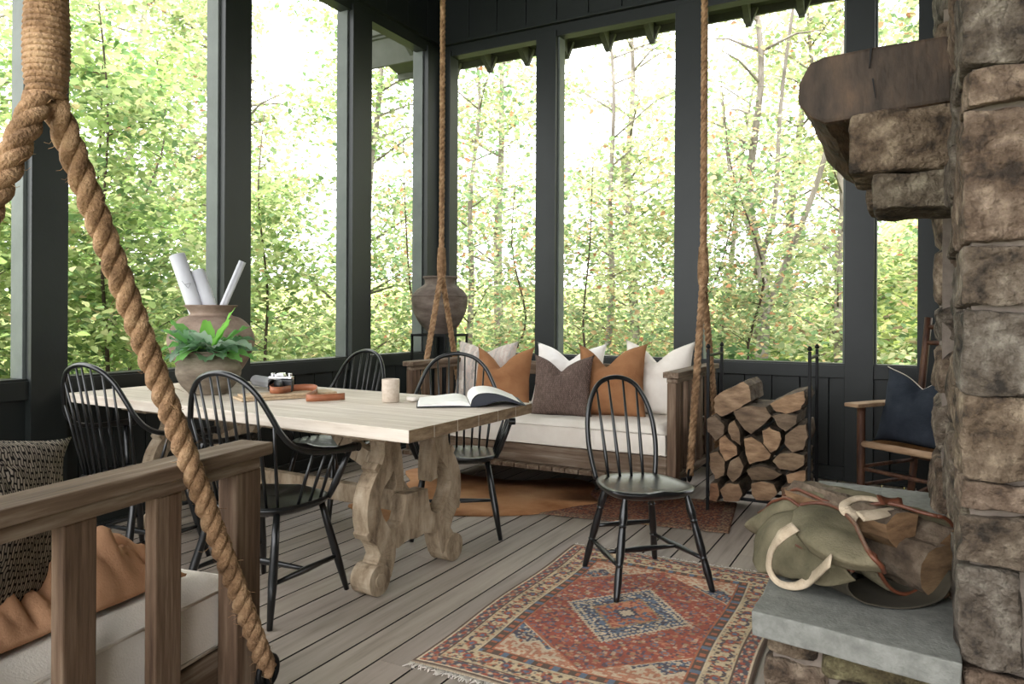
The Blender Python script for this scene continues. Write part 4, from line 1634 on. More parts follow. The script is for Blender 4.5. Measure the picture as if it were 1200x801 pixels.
# leather strap: flat band on edge in a lazy curve
sp = MB()
path = spline([(-2.80, 2.66, T + 0.055), (-2.76, 2.60, T + 0.045), (-2.72, 2.63, T + 0.042), (-2.73, 2.74, T + 0.044), (-2.66, 2.80, T + 0.042), (-2.585, 2.73, T + 0.028), (-2.55, 2.63, T + 0.019), (-2.50, 2.60, T + 0.019), (-2.44, 2.66, T + 0.019), (-2.41, 2.74, T + 0.019)], 60)
vs = []
for i, p in enumerate(path):
    vs += [p + Vector((0, 0, -0.0165)), p + Vector((0, 0, 0.0165))]
sp.add(vs, [(2 * i, 2 * i + 2, 2 * i + 3, 2 * i + 1) for i in range(len(path) - 1)])
o = sp.build('leather_strap', 'tanleather', None, smooth=True)
so = o.modifiers.new('t', 'SOLIDIFY')
so.thickness = 0.004
so.offset = 0
tag(o, 'wide tan leather camera strap coiled on its edge across the boards and table', 'strap')

mg = thing('ceramic_cup', 'handleless sandy stoneware cup on the table near the open book', 'cup', (-2.18, 2.80, T))
b = MB()
b.lathe([(0.001, 0.0), (0.037, 0.0), (0.041, 0.004), (0.042, 0.106), (0.040, 0.109), (0.037, 0.106), (0.037, 0.02), (0.001, 0.018)], n=40)
b.build('cup_body', 'mug', mg, smooth=True, angle=50)
sh = MB()
stone(sh, -2.135, -2.075, 2.845, 2.895, T - 0.002, T + 0.026, 31, amp=0.004, cuts=7, power=3)
sh.tint = None
o = sh.build('pale_shell', 'linen', None, smooth=True)
tag(o, 'small rounded white shell on the table beside the cup', 'shell')

# open book
bk = thing('open_book', 'large open book with dark cover and white pages on the table end', 'book', (-1.835, 2.945, T), L(35))
bk.scale = (1.12, 1.05, 1.0)
cv = MB()
pts = [(-0.215, 0.002), (-0.06, 0.004), (-0.01, 0.002), (0.01, 0.002), (0.06, 0.010), (0.13, 0.028), (0.225, 0.004)]
cvp = spline([(x, z, 0) for x, z in pts], 30)
vs = []
for p in cvp:
    vs += [(p.x, -0.155, p.y), (p.x, 0.155, p.y), (p.x, -0.155, p.y + 0.003), (p.x, 0.155, p.y + 0.003)]
fs = []
for i in range(29):
    a = i * 4
    fs += [(a, a + 1, a + 5, a + 4), (a + 2, a + 6, a + 7, a + 3), (a, a + 4, a + 6, a + 2), (a + 1, a + 3, a + 7, a + 5)]
fs += [(0, 2, 3, 1), (116, 117, 119, 118)]
cv.add(vs, fs)
cv.build('cover', 'bookcover', bk)


def pages(name, prof_top, prof_bot, mt='page'):
    mb = MB()
    tpp = spline([(x, z, 0) for x, z in prof_top], 24)
    bt = spline([(x, z, 0) for x, z in prof_bot], 24)
    vs = []
    for a, b_ in zip(tpp, bt):
        vs += [(a.x, -0.15, a.y), (a.x, 0.15, a.y), (b_.x, -0.15, b_.y), (b_.x, 0.15, b_.y)]
    fs = []
    for i in range(23):
        a = i * 4
        fs += [(a, a + 4, a + 5, a + 1), (a + 2, a + 3, a + 7, a + 6), (a, a + 2, a + 6, a + 4), (a + 1, a + 5, a + 7, a + 3)]
    fs += [(0, 1, 3, 2), (92, 94, 95, 93)]
    mb.add(vs, fs)
    return mb.build(name, mt, bk, smooth=True, angle=40)


pages('page_block', [(-0.205, 0.012), (-0.12, 0.022), (-0.05, 0.030), (-0.012, 0.020), (0.0, 0.008)], [(-0.21, 0.006), (-0.12, 0.008), (-0.05, 0.008), (-0.012, 0.006), (0.0, 0.006)])
tag(pages('page_block', [(0.0, 0.010), (0.012, 0.036), (0.05, 0.060), (0.12, 0.052), (0.215, 0.012)], [(0.0, 0.006), (0.012, 0.006), (0.05, 0.010), (0.12, 0.030), (0.22, 0.008)], 'bookcover'), 'dark printed pages')
pages('turning_page', [(0.0, 0.013), (0.006, 0.040), (0.03, 0.062), (0.08, 0.066), (0.13, 0.054), (0.20, 0.022)], [(0.001, 0.012), (0.008, 0.038), (0.032, 0.060), (0.08, 0.064), (0.13, 0.0525), (0.20, 0.021)])

# ================================================================== CORNER URN AND STAND
st = thing('plant_stand', 'black iron plant stand in the corner under the round urn', 'stand', (-3.62, 5.33, 0))
b = MB()
for sx in (-1, 1):
    for sy in (-1, 1):
        b2 = MB().box(sx * 0.170 - 0.009, sx * 0.170 + 0.009, sy * 0.170 - 0.009, sy * 0.170 + 0.009, 0, 1.02)
        b2.build('leg', 'iron', st, bevel=0.002)
b.box(-0.180, 0.180, -0.180, -0.162, 1.0, 1.02).box(-0.180, 0.180, 0.162, 0.180, 1.0, 1.02).box(-0.180, -0.162, -0.165, 0.165, 1.0, 1.02).box(0.162, 0.180, -0.165, 0.165, 1.0, 1.02)
b.box(-0.180, 0.180, -0.01, 0.01, 1.0, 1.012).box(-0.01, 0.01, -0.165, 0.165, 1.0, 1.012)
b.build('top_frame', 'iron', st, bevel=0.002)
t, _ = lathe_thing('round_urn', 'round weathered clay urn with collared rim high in the window corner', 'urn',
                   [(0.002, 0.004), (0.085, 0.0), (0.10, 0.01), (0.18, 0.09), (0.228, 0.19), (0.242, 0.27), (0.238, 0.325), (0.205, 0.375), (0.150, 0.415), (0.135, 0.43), (0.135, 0.465), (0.148, 0.478), (0.151, 0.492), (0.135, 0.494), (0.122, 0.47), (0.118, 0.42)],
                   (-3.62, 5.33, 1.022), 'clayband', seed=7, rough=0.006)
b = MB()
b.tube([(0.240 * math.cos(2 * math.pi * i / 48), 0.240 * math.sin(2 * math.pi * i / 48), 0.322) for i in range(48)], 0.006, 6, closed=True)
b.build('shoulder_band', 'clayband', t, smooth=True)

# ================================================================== FIREWOOD RACK
rk = thing('firewood_rack', 'black iron firewood rack against the back wall right of the swing', 'rack', (-0.81, 4.68, 0))


def rkb(name, segs, r=0.009):
    b = MB()
    for p, q in segs:
        b.bar(Vector(p) - Vector((-0.81, 4.68, 0)), Vector(q) - Vector((-0.81, 4.68, 0)), r * 2, r * 2)
    b.build(name, 'iron', rk, bevel=0.003)


xl, xr, yf, yk = -1.095, -0.52, 4.50, 4.86
for (x, y) in ((xl, yf), (xl, yk), (xr, yf), (xr, yk)):
    rkb('upright', [((x, y, 0), (x, y, 0.985))])
    b = MB()
    b.lathe([(0.001, 0.985), (0.012, 0.99), (0.014, 1.0), (0.008, 1.012), (0.001, 1.016)], (x + 0.81, y - 4.68, 0), 12)
    b.build('finial', 'iron', rk, smooth=True)
rkb('side_bar', [((xl, yf, 0.945), (xl, yk, 0.945)), ((xr, yf, 0.945), (xr, yk, 0.945)), ((xl, yf, 0.10), (xl, yk, 0.10)), ((xr, yf, 0.10), (xr, yk, 0.10))], 0.008)
rkb('bottom_bar', [((xl, yf, 0.10), (xr, yf, 0.10)), ((xl, yk, 0.10), (xr, yk, 0.10)), ((xl, 4.68, 0.10), (xr, 4.68, 0.10))], 0.009)


def pix_xz(px, py, Y):
    """ground coordinates on the vertical plane y=Y of a measured point"""
    rx_, ry_ = (px - 600) / 864.3, (369.67 - py) / 864.3
    d = fwd + r2 * rx_ + u2 * ry_
    t_ = Y / d.y
    return (d.x * t_, EYE + d.z * t_)


logs = [
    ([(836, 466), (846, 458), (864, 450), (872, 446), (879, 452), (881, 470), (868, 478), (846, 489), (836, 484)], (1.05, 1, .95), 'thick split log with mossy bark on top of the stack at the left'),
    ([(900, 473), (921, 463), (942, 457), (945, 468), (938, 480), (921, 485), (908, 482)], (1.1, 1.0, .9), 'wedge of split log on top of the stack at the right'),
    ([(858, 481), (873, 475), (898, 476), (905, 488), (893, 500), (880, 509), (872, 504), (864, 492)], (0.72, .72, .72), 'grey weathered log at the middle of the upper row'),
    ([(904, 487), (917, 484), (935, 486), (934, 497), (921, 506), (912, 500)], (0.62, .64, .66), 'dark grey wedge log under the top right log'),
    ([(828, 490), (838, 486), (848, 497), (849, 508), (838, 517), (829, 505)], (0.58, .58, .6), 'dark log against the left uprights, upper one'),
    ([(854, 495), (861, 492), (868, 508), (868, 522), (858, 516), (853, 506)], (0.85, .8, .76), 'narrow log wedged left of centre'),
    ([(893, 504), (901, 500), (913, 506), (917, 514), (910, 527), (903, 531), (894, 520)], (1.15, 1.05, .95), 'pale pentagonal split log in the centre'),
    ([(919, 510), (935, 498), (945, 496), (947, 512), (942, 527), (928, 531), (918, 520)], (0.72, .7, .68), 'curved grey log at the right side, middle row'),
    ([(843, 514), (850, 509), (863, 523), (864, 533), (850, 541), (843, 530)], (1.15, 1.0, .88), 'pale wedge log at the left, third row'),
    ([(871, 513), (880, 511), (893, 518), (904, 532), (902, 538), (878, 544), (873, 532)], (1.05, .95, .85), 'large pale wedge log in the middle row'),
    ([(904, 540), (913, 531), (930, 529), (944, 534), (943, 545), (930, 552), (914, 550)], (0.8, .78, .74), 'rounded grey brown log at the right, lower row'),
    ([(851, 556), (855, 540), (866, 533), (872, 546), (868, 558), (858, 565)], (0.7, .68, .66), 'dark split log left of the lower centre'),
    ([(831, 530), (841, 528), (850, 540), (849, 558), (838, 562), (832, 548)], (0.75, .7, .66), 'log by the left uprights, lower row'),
    ([(874, 551), (888, 545), (908, 550), (917, 556), (906, 562), (880, 563)], (0.45, .43, .4), 'dark flat log in the lower centre'),
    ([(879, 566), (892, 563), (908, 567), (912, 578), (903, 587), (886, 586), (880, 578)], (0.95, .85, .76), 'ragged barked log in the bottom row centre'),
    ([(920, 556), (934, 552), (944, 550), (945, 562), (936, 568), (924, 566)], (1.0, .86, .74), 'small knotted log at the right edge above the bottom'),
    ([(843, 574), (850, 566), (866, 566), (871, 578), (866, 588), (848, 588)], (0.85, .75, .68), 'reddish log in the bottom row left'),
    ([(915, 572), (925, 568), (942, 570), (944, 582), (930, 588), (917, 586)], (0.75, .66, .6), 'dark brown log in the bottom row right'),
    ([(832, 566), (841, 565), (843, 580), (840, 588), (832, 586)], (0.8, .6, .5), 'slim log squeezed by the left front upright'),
]
for i, (pl, tn, lab) in enumerate(logs):
    R = random.Random(i)
    y0 = 4.46 + R.uniform(-0.02, 0.03)
    ln = R.uniform(0.36, 0.44)
    pts2 = [pix_xz(a, b_, y0) for a, b_ in pl]
    cx = sum(p[0] for p in pts2) / len(pts2)
    cz = sum(p[1] for p in pts2) / len(pts2)
    # refine outline
    ref = []
    n = len(pts2)
    for a in range(n):
        p, q = pts2[a], pts2[(a + 1) % n]
        for s_ in (0, 0.33, 0.66):
            ref.append((p[0] + (q[0] - p[0]) * s_, p[1] + (q[1] - p[1]) * s_))
    mb = MB()
    rings = 9
    vs = []
    for r_ in range(rings + 1):
        y = y0 + ln * r_ / rings
        for (x, z) in ref:
            q = Vector((x - cx, 0, z - cz)) * (0.985 if 0 < r_ < rings else 0.95)
            w = Vector((nz((x * 3, y * 2, z * 3), 9, i), 0, nz((x * 3, y * 2, z * 3), 9, i + 3))) * 0.007
            vs.append(Vector((cx, y, cz)) + q + w)
    K = len(ref)
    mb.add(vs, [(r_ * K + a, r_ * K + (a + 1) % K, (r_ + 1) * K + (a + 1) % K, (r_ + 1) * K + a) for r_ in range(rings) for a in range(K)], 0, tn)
    for e_, yv in ((0, y0), (rings, y0 + ln)):
        b0 = len(mb.v)
        mb.add([(cx, yv + (-0.004 if e_ == 0 else 0.004), cz)], [], 0, tn)
        for a in range(K):
            mb.f.append((b0, e_ * K + a, e_ * K + (a + 1) % K))
            mb.mi.append(1)
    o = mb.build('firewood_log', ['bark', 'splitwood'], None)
    tag(o, lab, 'firewood', 'split logs in the black rack')

# ================================================================== ROCKING CHAIR
rc = thing('rocking_chair', 'rustic brown wooden armchair with woven back, half hidden behind the stone pier', 'chair', (0.125, 4.965, 0), L(146))
SW, SD = 0.31, 0.26


def post(p, q, r, name, mat='rock'):
    b = MB()
    pts = [Vector(p).lerp(Vector(q), i / 8) for i in range(9)]
    b.tube(pts, [r * (1 + 0.12 * nz((i, r, p[0]), 1.1, 5)) for i in range(9)], 12)
    return b.build(name, mat, rc, smooth=True)


for sx in (1, -1):
    post((sx * SW, SD, 0.05), (sx * SW, SD, 0.64), 0.024, 'front_post')
    post((sx * SW, -SD + 0.05, 0.05), (sx * (SW + 0.01), -SD - 0.14, 1.18), 0.022, 'back_post')
    a = MB()
    poly = [(sx * SW - 0.05, SD + 0.09), (sx * SW + 0.05, SD + 0.09), (sx * SW + 0.055, 0.05), (sx * SW + 0.03, -SD + 0.0), (sx * SW - 0.02, -SD + 0.0), (sx * SW - 0.045, 0.05)]
    a.prism([(x, y, 0.642) for x, y in poly], (0, 0, 0.024))
    a.build('arm', 'rockarm', rc, bevel=0.006)
    for zz in (0.17, 0.28):
        post((sx * SW, SD, zz), (sx * SW, -SD + 0.03, zz), 0.012, 'stretcher')
    rk2 = MB()
    pts = [(sx * SW, -0.48 + 0.09 * i, 0.025 + 0.07 * ((i - 5.5) / 5.5) ** 2) for i in range(12)]
    for p, q in zip(pts, pts[1:]):
        rk2.bar(p, q, 0.028, 0.04)
    rk2.build('rocker', 'rock', rc, bevel=0.004)
post((-SW, SD, 0.42), (SW, SD, 0.42), 0.021, 'seat_rail', 'rockarm')
for zz in (0.16, 0.27):
    post((-SW, SD, zz), (SW, SD, zz), 0.012, 'stretcher')
post((-SW, -SD + 0.02, 0.30), (SW, -SD + 0.02, 0.30), 0.012, 'stretcher')
s = MB()
s.box(-SW, SW, -SD + 0.02, SD - 0.01, 0.405, 0.428)
s.build('seat', 'rush', rc, bevel=0.008)
for zz, yy in ((1.12, -SD - 0.128), (1.02, -SD - 0.112)):
    post((-SW - 0.01, yy, zz), (SW + 0.01, yy, zz), 0.016, 'back_rail')
wv = MB()
A = [(-0.2, -SD - 0.115, 1.03), (0.2, -SD - 0.115, 1.03), (0.2, -SD + 0.02, 0.48), (-0.2, -SD + 0.02, 0.48)]
wv.prism(A, (0, 0.014, 0.002))
wv.build('woven_back', 'rush', rc, bevel=0.004)
nav = pillow('navy_pillow', 'dark navy linen pillow with pale piping on the rustic armchair', 'navy', (0.0, 4.93, 0.425), L(-28), 0.44, 0.44, 0.19, 0.09, 15, lean=-0.22, roll=0.05)
pp = MB()
edge = []
for i in range(27):
    u = i / 26 * 2 - 1
    v = 1.0
    w_, h_, chop_, ear_ = 0.44, 0.44, 0.09, 0.07
    xx = u * w_ / 2 * (1 + ear_ * abs(u))
    zz = h_ / 2 + h_ / 2 * (1 - 0.05 * (1 - abs(u)) + ear_ * abs(u) ** 6) - chop_ * math.exp(-(abs(u) / 0.42) ** 1.35)
    edge.append((xx, 0, zz + 0.001))
pp.tube(edge, 0.003, 6)
pp.build('piping', 'navyline', nav, smooth=True)

# ================================================================== LOG CARRIER
lc = thing('log_carrier', 'olive canvas log carrier with leather trim lying on the hearth slab', 'bag', (-0.17, 2.55, 0.401))
AX = Vector((0.72, -0.694, 0)).normalized()     # toward the open right end
SDv = Vector((-AX.y, AX.x, 0)) * -1             # sideways (toward the camera-left/front)
SDv = Vector((-0.694, -0.72, 0)).normalized()
OC = Vector((0.0, 0.0, 0.0))
# canvas shell: u along axis (-0.30 rear .. 0.27 front), v around
nu, nv = 46, 40
vs = []
for i in range(nu + 1):
    u = i / nu
    s_ = -0.33 + 0.60 * u
    rad = 0.135 + 0.01 * math.sin(u * 5)
    flat = 0.40 + 0.60 * min(1, max(0, (u - 0.0) / 0.38)) ** 0.8
    for j in range(nv + 1):
        v = j / nv
        # from lower rim on the camera side, under the logs, up the far side and over the top
        span0 = L(-235 + 50 * u)
        an = span0 + (L(128) - 2.2 * max(0, u - 0.55) - span0) * v
        x = math.cos(an) * rad * 1.22
        z = 0.115 * flat + math.sin(an) * rad * 0.83 * flat
        fold = nz((u * 3, v * 4, 0), 1.6, 21) * 0.022 + nz((u * 8, v * 7, 0), 1.2, 22) * 0.010
        x += fold * math.cos(an)
        z += fold * math.sin(an)
        p = AX * s_ - SDv * x
        vs.append(Vector((p.x, p.y, max(0.004, z))))
cb = MB()
cb.add(vs, [(i * (nv + 1) + j, i * (nv + 1) + j + 1, (i + 1) * (nv + 1) + j + 1, (i + 1) * (nv + 1) + j) for i in range(nu) for j in range(nv)])
o = cb.build('canvas_body', 'canvas', lc, smooth=True)
so = o.modifiers.new('t', 'SOLIDIFY')
so.thickness = 0.004
gv = [Vector(v) for v in vs]
rim = MB()
for col_ in (0, nv):
    rim.tube([gv[i * (nv + 1) + col_] + Vector((0, 0, 0.003)) for i in range(nu + 1)], 0.006, 6)
rim.tube([gv[nu * (nv + 1) + j] + AX * 0.001 + Vector((0, 0, 0.003)) for j in range(nv + 1)], 0.006, 6)
rim.build('leather_trim', 'leather', lc, smooth=True)
# front flap: triangular canvas flap folded back toward the left with leather edge
def Q(px, py, h, off=(0, 0, 0)):
    """point h above the slab"""
    rx_, ry_ = (px - 600) / 864.3, (369.67 - py) / 864.3
    d = fwd + r2 * rx_ + u2 * ry_
    t_ = (0.401 + h - EYE) / d.z
    return Vector((0, 0, EYE)) + d * t_ - Vector((-0.17, 2.55, 0.401)) + Vector(off)


def sheet(name, rows, mat, parent, nn=24, fold=0.006, seed=0, thick=0.003):
    """surface through rows of control points"""
    R_ = [spline(r, nn) for r in rows]
    cols_ = [spline([r[k] for r in R_], nn) for k in range(nn)]
    mb = MB()
    vs = []
    for k in range(nn):
        for q in range(nn):
            p = cols_[k][q] + Vector((nz(cols_[k][q], 14, seed), nz(cols_[k][q], 14, seed + 1), nz(cols_[k][q], 14, seed + 2))) * fold
            p.z = max(0.003, p.z)
            vs.append(p)
    mb.add(vs, [(k * nn + q, k * nn + q + 1, (k + 1) * nn + q + 1, (k + 1) * nn + q) for k in range(nn - 1) for q in range(nn - 1)])
    o = mb.build(name, mat, parent, smooth=True)
    so = o.modifiers.new('t', 'SOLIDIFY')
    so.thickness = thick
    return o, cols_


flap_rows = [
    [Q(938, 592, .19), Q(962, 590, .20), Q(985, 598, .20), Q(1003, 615, .20)],
    [Q(927, 606, .19), Q(950, 610, .21), Q(985, 626, .205), Q(1018, 646, .19)],
    [Q(934, 625, .175), Q(956, 640, .18), Q(990, 655, .175), Q(1032, 662, .165)],
    [Q(950, 645, .145), Q(968, 660, .14), Q(996, 668, .135), Q(1036, 670, .135)],
]
_, cc = sheet('front_flap', flap_rows, 'canvas', lc, seed=3)
tr = MB()
tr.tube([cc[k][0] + Vector((-0.001, -0.004, 0.003)) for k in range(24)] + [cc[23][q] + Vector((0, -0.004, 0.002)) for q in range(1, 24)], 0.0065, 8)
tr.build('leather_edging', 'leather', lc, smooth=True)
bulge_rows = [
    [Q(884, 632, .06), Q(898, 608, .13), Q(922, 598, .17), Q(952, 592, .18)],
    [Q(880, 652, .03), Q(898, 630, .10), Q(926, 618, .16), Q(958, 616, .18)],
    [Q(888, 672, .005), Q(912, 654, .07), Q(944, 648, .12), Q(985, 655, .15)],
    [Q(905, 672, .004), Q(934, 678, .03), Q(966, 688, .05), Q(1000, 680, .09)],
]
sheet('rear_panel', bulge_rows, 'canvas', lc, seed=8, fold=0.010)
low = [Q(1000, 668, .125), Q(994, 690, .05), Q(1015, 707, .012), Q(1062, 713, .004), Q(1103, 703, .02), Q(1122, 672, .08)]
bk_ = [p - AX * 0.11 + Vector((0, 0, 0.0)) for p in low]
bk2 = [p - AX * 0.22 + Vector((0, 0, 0.0)) for p in low]
_, lw = sheet('lower_panel', [low, bk_, bk2], 'canvas_in', lc, seed=18, fold=0.003)
tr = MB()
tr.tube(lw[0], 0.006, 8)
tr.build('leather_rim', 'leather', lc, smooth=True)


def strap(name, pts, w, mat, nrm):
    c = spline(pts, 50)
    mb = MB()
    vs = []
    nrm = Vector(nrm).normalized()
    for i, p in enumerate(c):
        t_ = (c[min(i + 1, 49)] - c[max(i - 1, 0)]).normalized()
        u = abs(i / 49 * 2 - 1)
        ww = w * (0.5 + 0.5 * min(1, u * 1.5) ** 2)
        d = t_.cross(nrm).normalized() * ww / 2
        vs += [p - d, p + d]
    mb.add(vs, [(2 * i, 2 * i + 2, 2 * i + 3, 2 * i + 1) for i in range(49)])
    o = mb.build(name, mat, lc, smooth=True)
    so = o.modifiers.new('t', 'SOLIDIFY')
    so.thickness = 0.005
    return o


tag(strap('handle', [Q(932, 616, .20), Q(914, 628, .17), Q(903, 645, .11), Q(901, 666, .05), Q(912, 682, .02), Q(932, 686, .02), Q(950, 677, .06), Q(972, 656, .17)], 0.034, 'webbing', (-0.35, -0.75, 0.55)), 'cream webbing handle')
tag(strap('handle', [Q(1006, 606, .20), Q(992, 598, .215), Q(990, 590, .23), Q(1006, 583, .24), Q(1032, 586, .235), Q(1052, 594, .22), Q(1030, 601, .225), Q(1008, 604, .225)], 0.034, 'webbing', (0.0, -0.7, 0.7)), 'cream webbing handle')
strap('handle_grip', [Q(1030, 585, .245), Q(1044, 586, .242), Q(1058, 589, .235)], 0.034, 'leather', (0.0, -0.7, 0.7))


def loose_log(name, label, cen, axis, length, prof, seed, tints=(1, 1, 1), barkmask=None, mats=('bark', 'splitwood')):
    axis = Vector(axis).normalized()
    s_ = axis.cross(Vector((0, 0, 1))).normalized()
    u_ = s_.cross(axis)
    ref = []
    n = len(prof)
    for a in range(n):
        p, q = prof[a], prof[(a + 1) % n]
        for t_ in (0, .25, .5, .75):
            ref.append((p[0] + (q[0] - p[0]) * t_, p[1] + (q[1] - p[1]) * t_, barkmask[a] if barkmask else 0))
    mb = MB()
    rings = 16
    vs = []
    for r_ in range(rings + 1):
        c = Vector(cen) + axis * length * (0.5 - r_ / rings)
        for (a, b, _) in ref:
            w = Vector((nz((a * 4, r_ * .15, b * 4), 6, seed), nz((a * 4, r_ * .15, b * 4), 6, seed + 2)))if False else None
            p = c + s_ * (a + 0.006 * nz((a * 30, r_ * .4, b * 30), 1, seed)) + u_ * (b + 0.006 * nz((a * 30, r_ * .4, b * 30), 1, seed + 4))
            vs.append(p)
    K = len(ref)
    mb.add(vs, [], 0, tints)
    for r_ in range(rings):
        for a in range(K):
            mb.f.append((r_ * K + a, r_ * K + (a + 1) % K, (r_ + 1) * K + (a + 1) % K, (r_ + 1) * K + a))
            mb.mi.append(ref[a][2])
    for e_ in (0, rings):
        b0 = len(mb.v)
        c = Vector(cen) + axis * length * (0.5 - e_ / rings)
        mb.add([c], [], 0, tints)
        for a in range(K):
            mb.f.append((b0, e_ * K + a, e_ * K + (a + 1) % K))
            mb.mi.append(1)
    o = mb.build(name, list(mats), None)
    tag(o, label, 'firewood')
    return o


base = Vector((-0.17, 2.55, 0.401))
circ = lambda r, n=12, a0=0, a1=360, sx=1: [(r * sx * math.cos(L(a0 + (a1 - a0) * i / n)), r * math.sin(L(a0 + (a1 - a0) * i / n))) for i in range(n)]
c0 = base + AX * 0.10 + Vector((0.0, 0.015, 0.088))
loose_log('firewood_log', 'round cut log lying lowest in the canvas carrier, end toward the right', c0 + Vector((0.015, 0.0, -0.012)), AX, 0.42, circ(0.074, 14), 51, (0.62, .56, .46))
loose_log('firewood_log', 'wedge shaped log with bark top resting highest in the canvas carrier', base + AX * 0.03 + Vector((-0.035, -0.03, 0.175)), Vector((0.80, -0.60, -0.04)), 0.38,
          [(-0.075, 0.045), (0.02, 0.055), (0.062, 0.028), (0.045, -0.02), (0.0, -0.055), (-0.06, -0.03)], 52, (0.92, .8, .66), [0, 0, 1, 1, 1, 1])
loose_log('firewood_log', 'quarter log tucked at the right back of the canvas carrier', base + AX * 0.085 + Vector((0.085, 0.06, 0.135)), Vector((0.66, -0.75, 0.0)), 0.38,
          [(-0.07, 0.05), (0.0, 0.05), (0.055, 0.01), (0.06, -0.04), (-0.02, -0.055), (-0.07, -0.02)], 53, (0.66, .56, .44))

# ================================================================== OUTSIDE
def leaves_object(name, pts, size, cols, parent, seed, flat=0.5, mat='leaf'):
    """pts Nx3 leaf positions -> one mesh of folded leaves"""
    r = np.random.default_rng(seed)
    n = len(pts)
    s = size * r.uniform(0.6, 1.25, n)
    az = r.uniform(0, 2 * np.pi, n)
    tilt = r.normal(0, flat, n)
    d = np.stack([np.cos(az), np.sin(az), -0.35 + tilt * 0.7], -1)
    d /= np.linalg.norm(d, axis=1)[:, None]
    up = np.stack([r.normal(0, flat, n), r.normal(0, flat, n), np.ones(n)], -1)
    sd_ = np.cross(d, up)
    sd_ /= np.linalg.norm(sd_, axis=1)[:, None]
    nn = np.cross(sd_, d)
    L_ = s[:, None]
    W_ = (s * r.uniform(0.28, 0.4, n))[:, None]
    base_ = pts
    v = np.stack([base_, base_ + d * L_ * .3 + sd_ * W_ + nn * W_ * .3, base_ + d * L_ * .68 + sd_ * W_ * .75 + nn * W_ * .25, base_ + d * L_,
                  base_ + d * L_ * .68 - sd_ * W_ * .75 + nn * W_ * .25, base_ + d * L_ * .3 - sd_ * W_ + nn * W_ * .3], 1)
    V = v.reshape(-1, 3)
    b = (np.arange(n) * 6)[:, None]
    F = np.concatenate([b + np.array([[0, 1, 2, 3]]), b + np.array([[0, 3, 4, 5]])], 0)
    me = bpy.data.meshes.new(name)
    me.vertices.add(len(V))
    me.vertices.foreach_set('co', V.ravel())
    me.loops.add(F.size)
    me.loops.foreach_set('vertex_index', F.ravel())
    me.polygons.add(len(F))
    me.polygons.foreach_set('loop_start', np.arange(len(F)) * 4)
    me.update()
    ca = me.color_attributes.new('tint', 'FLOAT_COLOR', 'POINT')
    cols = [(tuple(v * 0.70 + (sum(c) / 3) * 0.24 for v in c), w) for c, w in cols]
    C_ = np.array([srgb(c)[:3] for c, w in cols])
    w = np.array([w for c, w in cols], float)
    ci = r.choice(len(cols), n, p=w / w.sum())
    cc_ = C_[ci] * r.uniform(0.75, 1.2, (n, 1))
    arr = np.ones((n, 6, 4), np.float32)
    arr[:, :, :3] = cc_[:, None, :]
    ca.data.foreach_set('color', arr.ravel())
    me.materials.append(M[mat])
    o = bpy.data.objects.new(name, me)
    COL.objects.link(o)
    if parent:
        o.parent = parent
    return o


GREEN = [((158, 188, 106), 4), ((186, 206, 126), 4), ((122, 162, 96), 2.2), ((208, 216, 148), 2), ((216, 196, 134), .3)]
YELLOW = [((186, 202, 132), 3), ((212, 214, 156), 2.5), ((146, 178, 112), 2.5), ((222, 196, 142), .6), ((212, 150, 106), .2)]
AUTUMN = [((166, 190, 124), 3), ((202, 204, 150), 2.5), ((126, 166, 108), 2.5), ((226, 186, 128), .8), ((212, 140, 96), .4)]
BRIGHT = [((168, 202, 104), 4), ((198, 220, 128), 3), ((128, 174, 94), 2)]


def ground_z(x, y):
    dx_ = max(0.0, -x - 4.3)
    dy_ = max(0.0, y - 6.2)
    d = math.hypot(dx_, dy_)
    right = max(0.0, min(1.0, (x + 3.0) / 5.0))
    base_ = -0.9 + 0.10 * d
    rise = right * max(0, y - 8) * 0.28
    return base_ + rise + 0.15 * nz((x * 0.4, y * 0.4, 0), 1, 3)


LEAF_F = 1.1


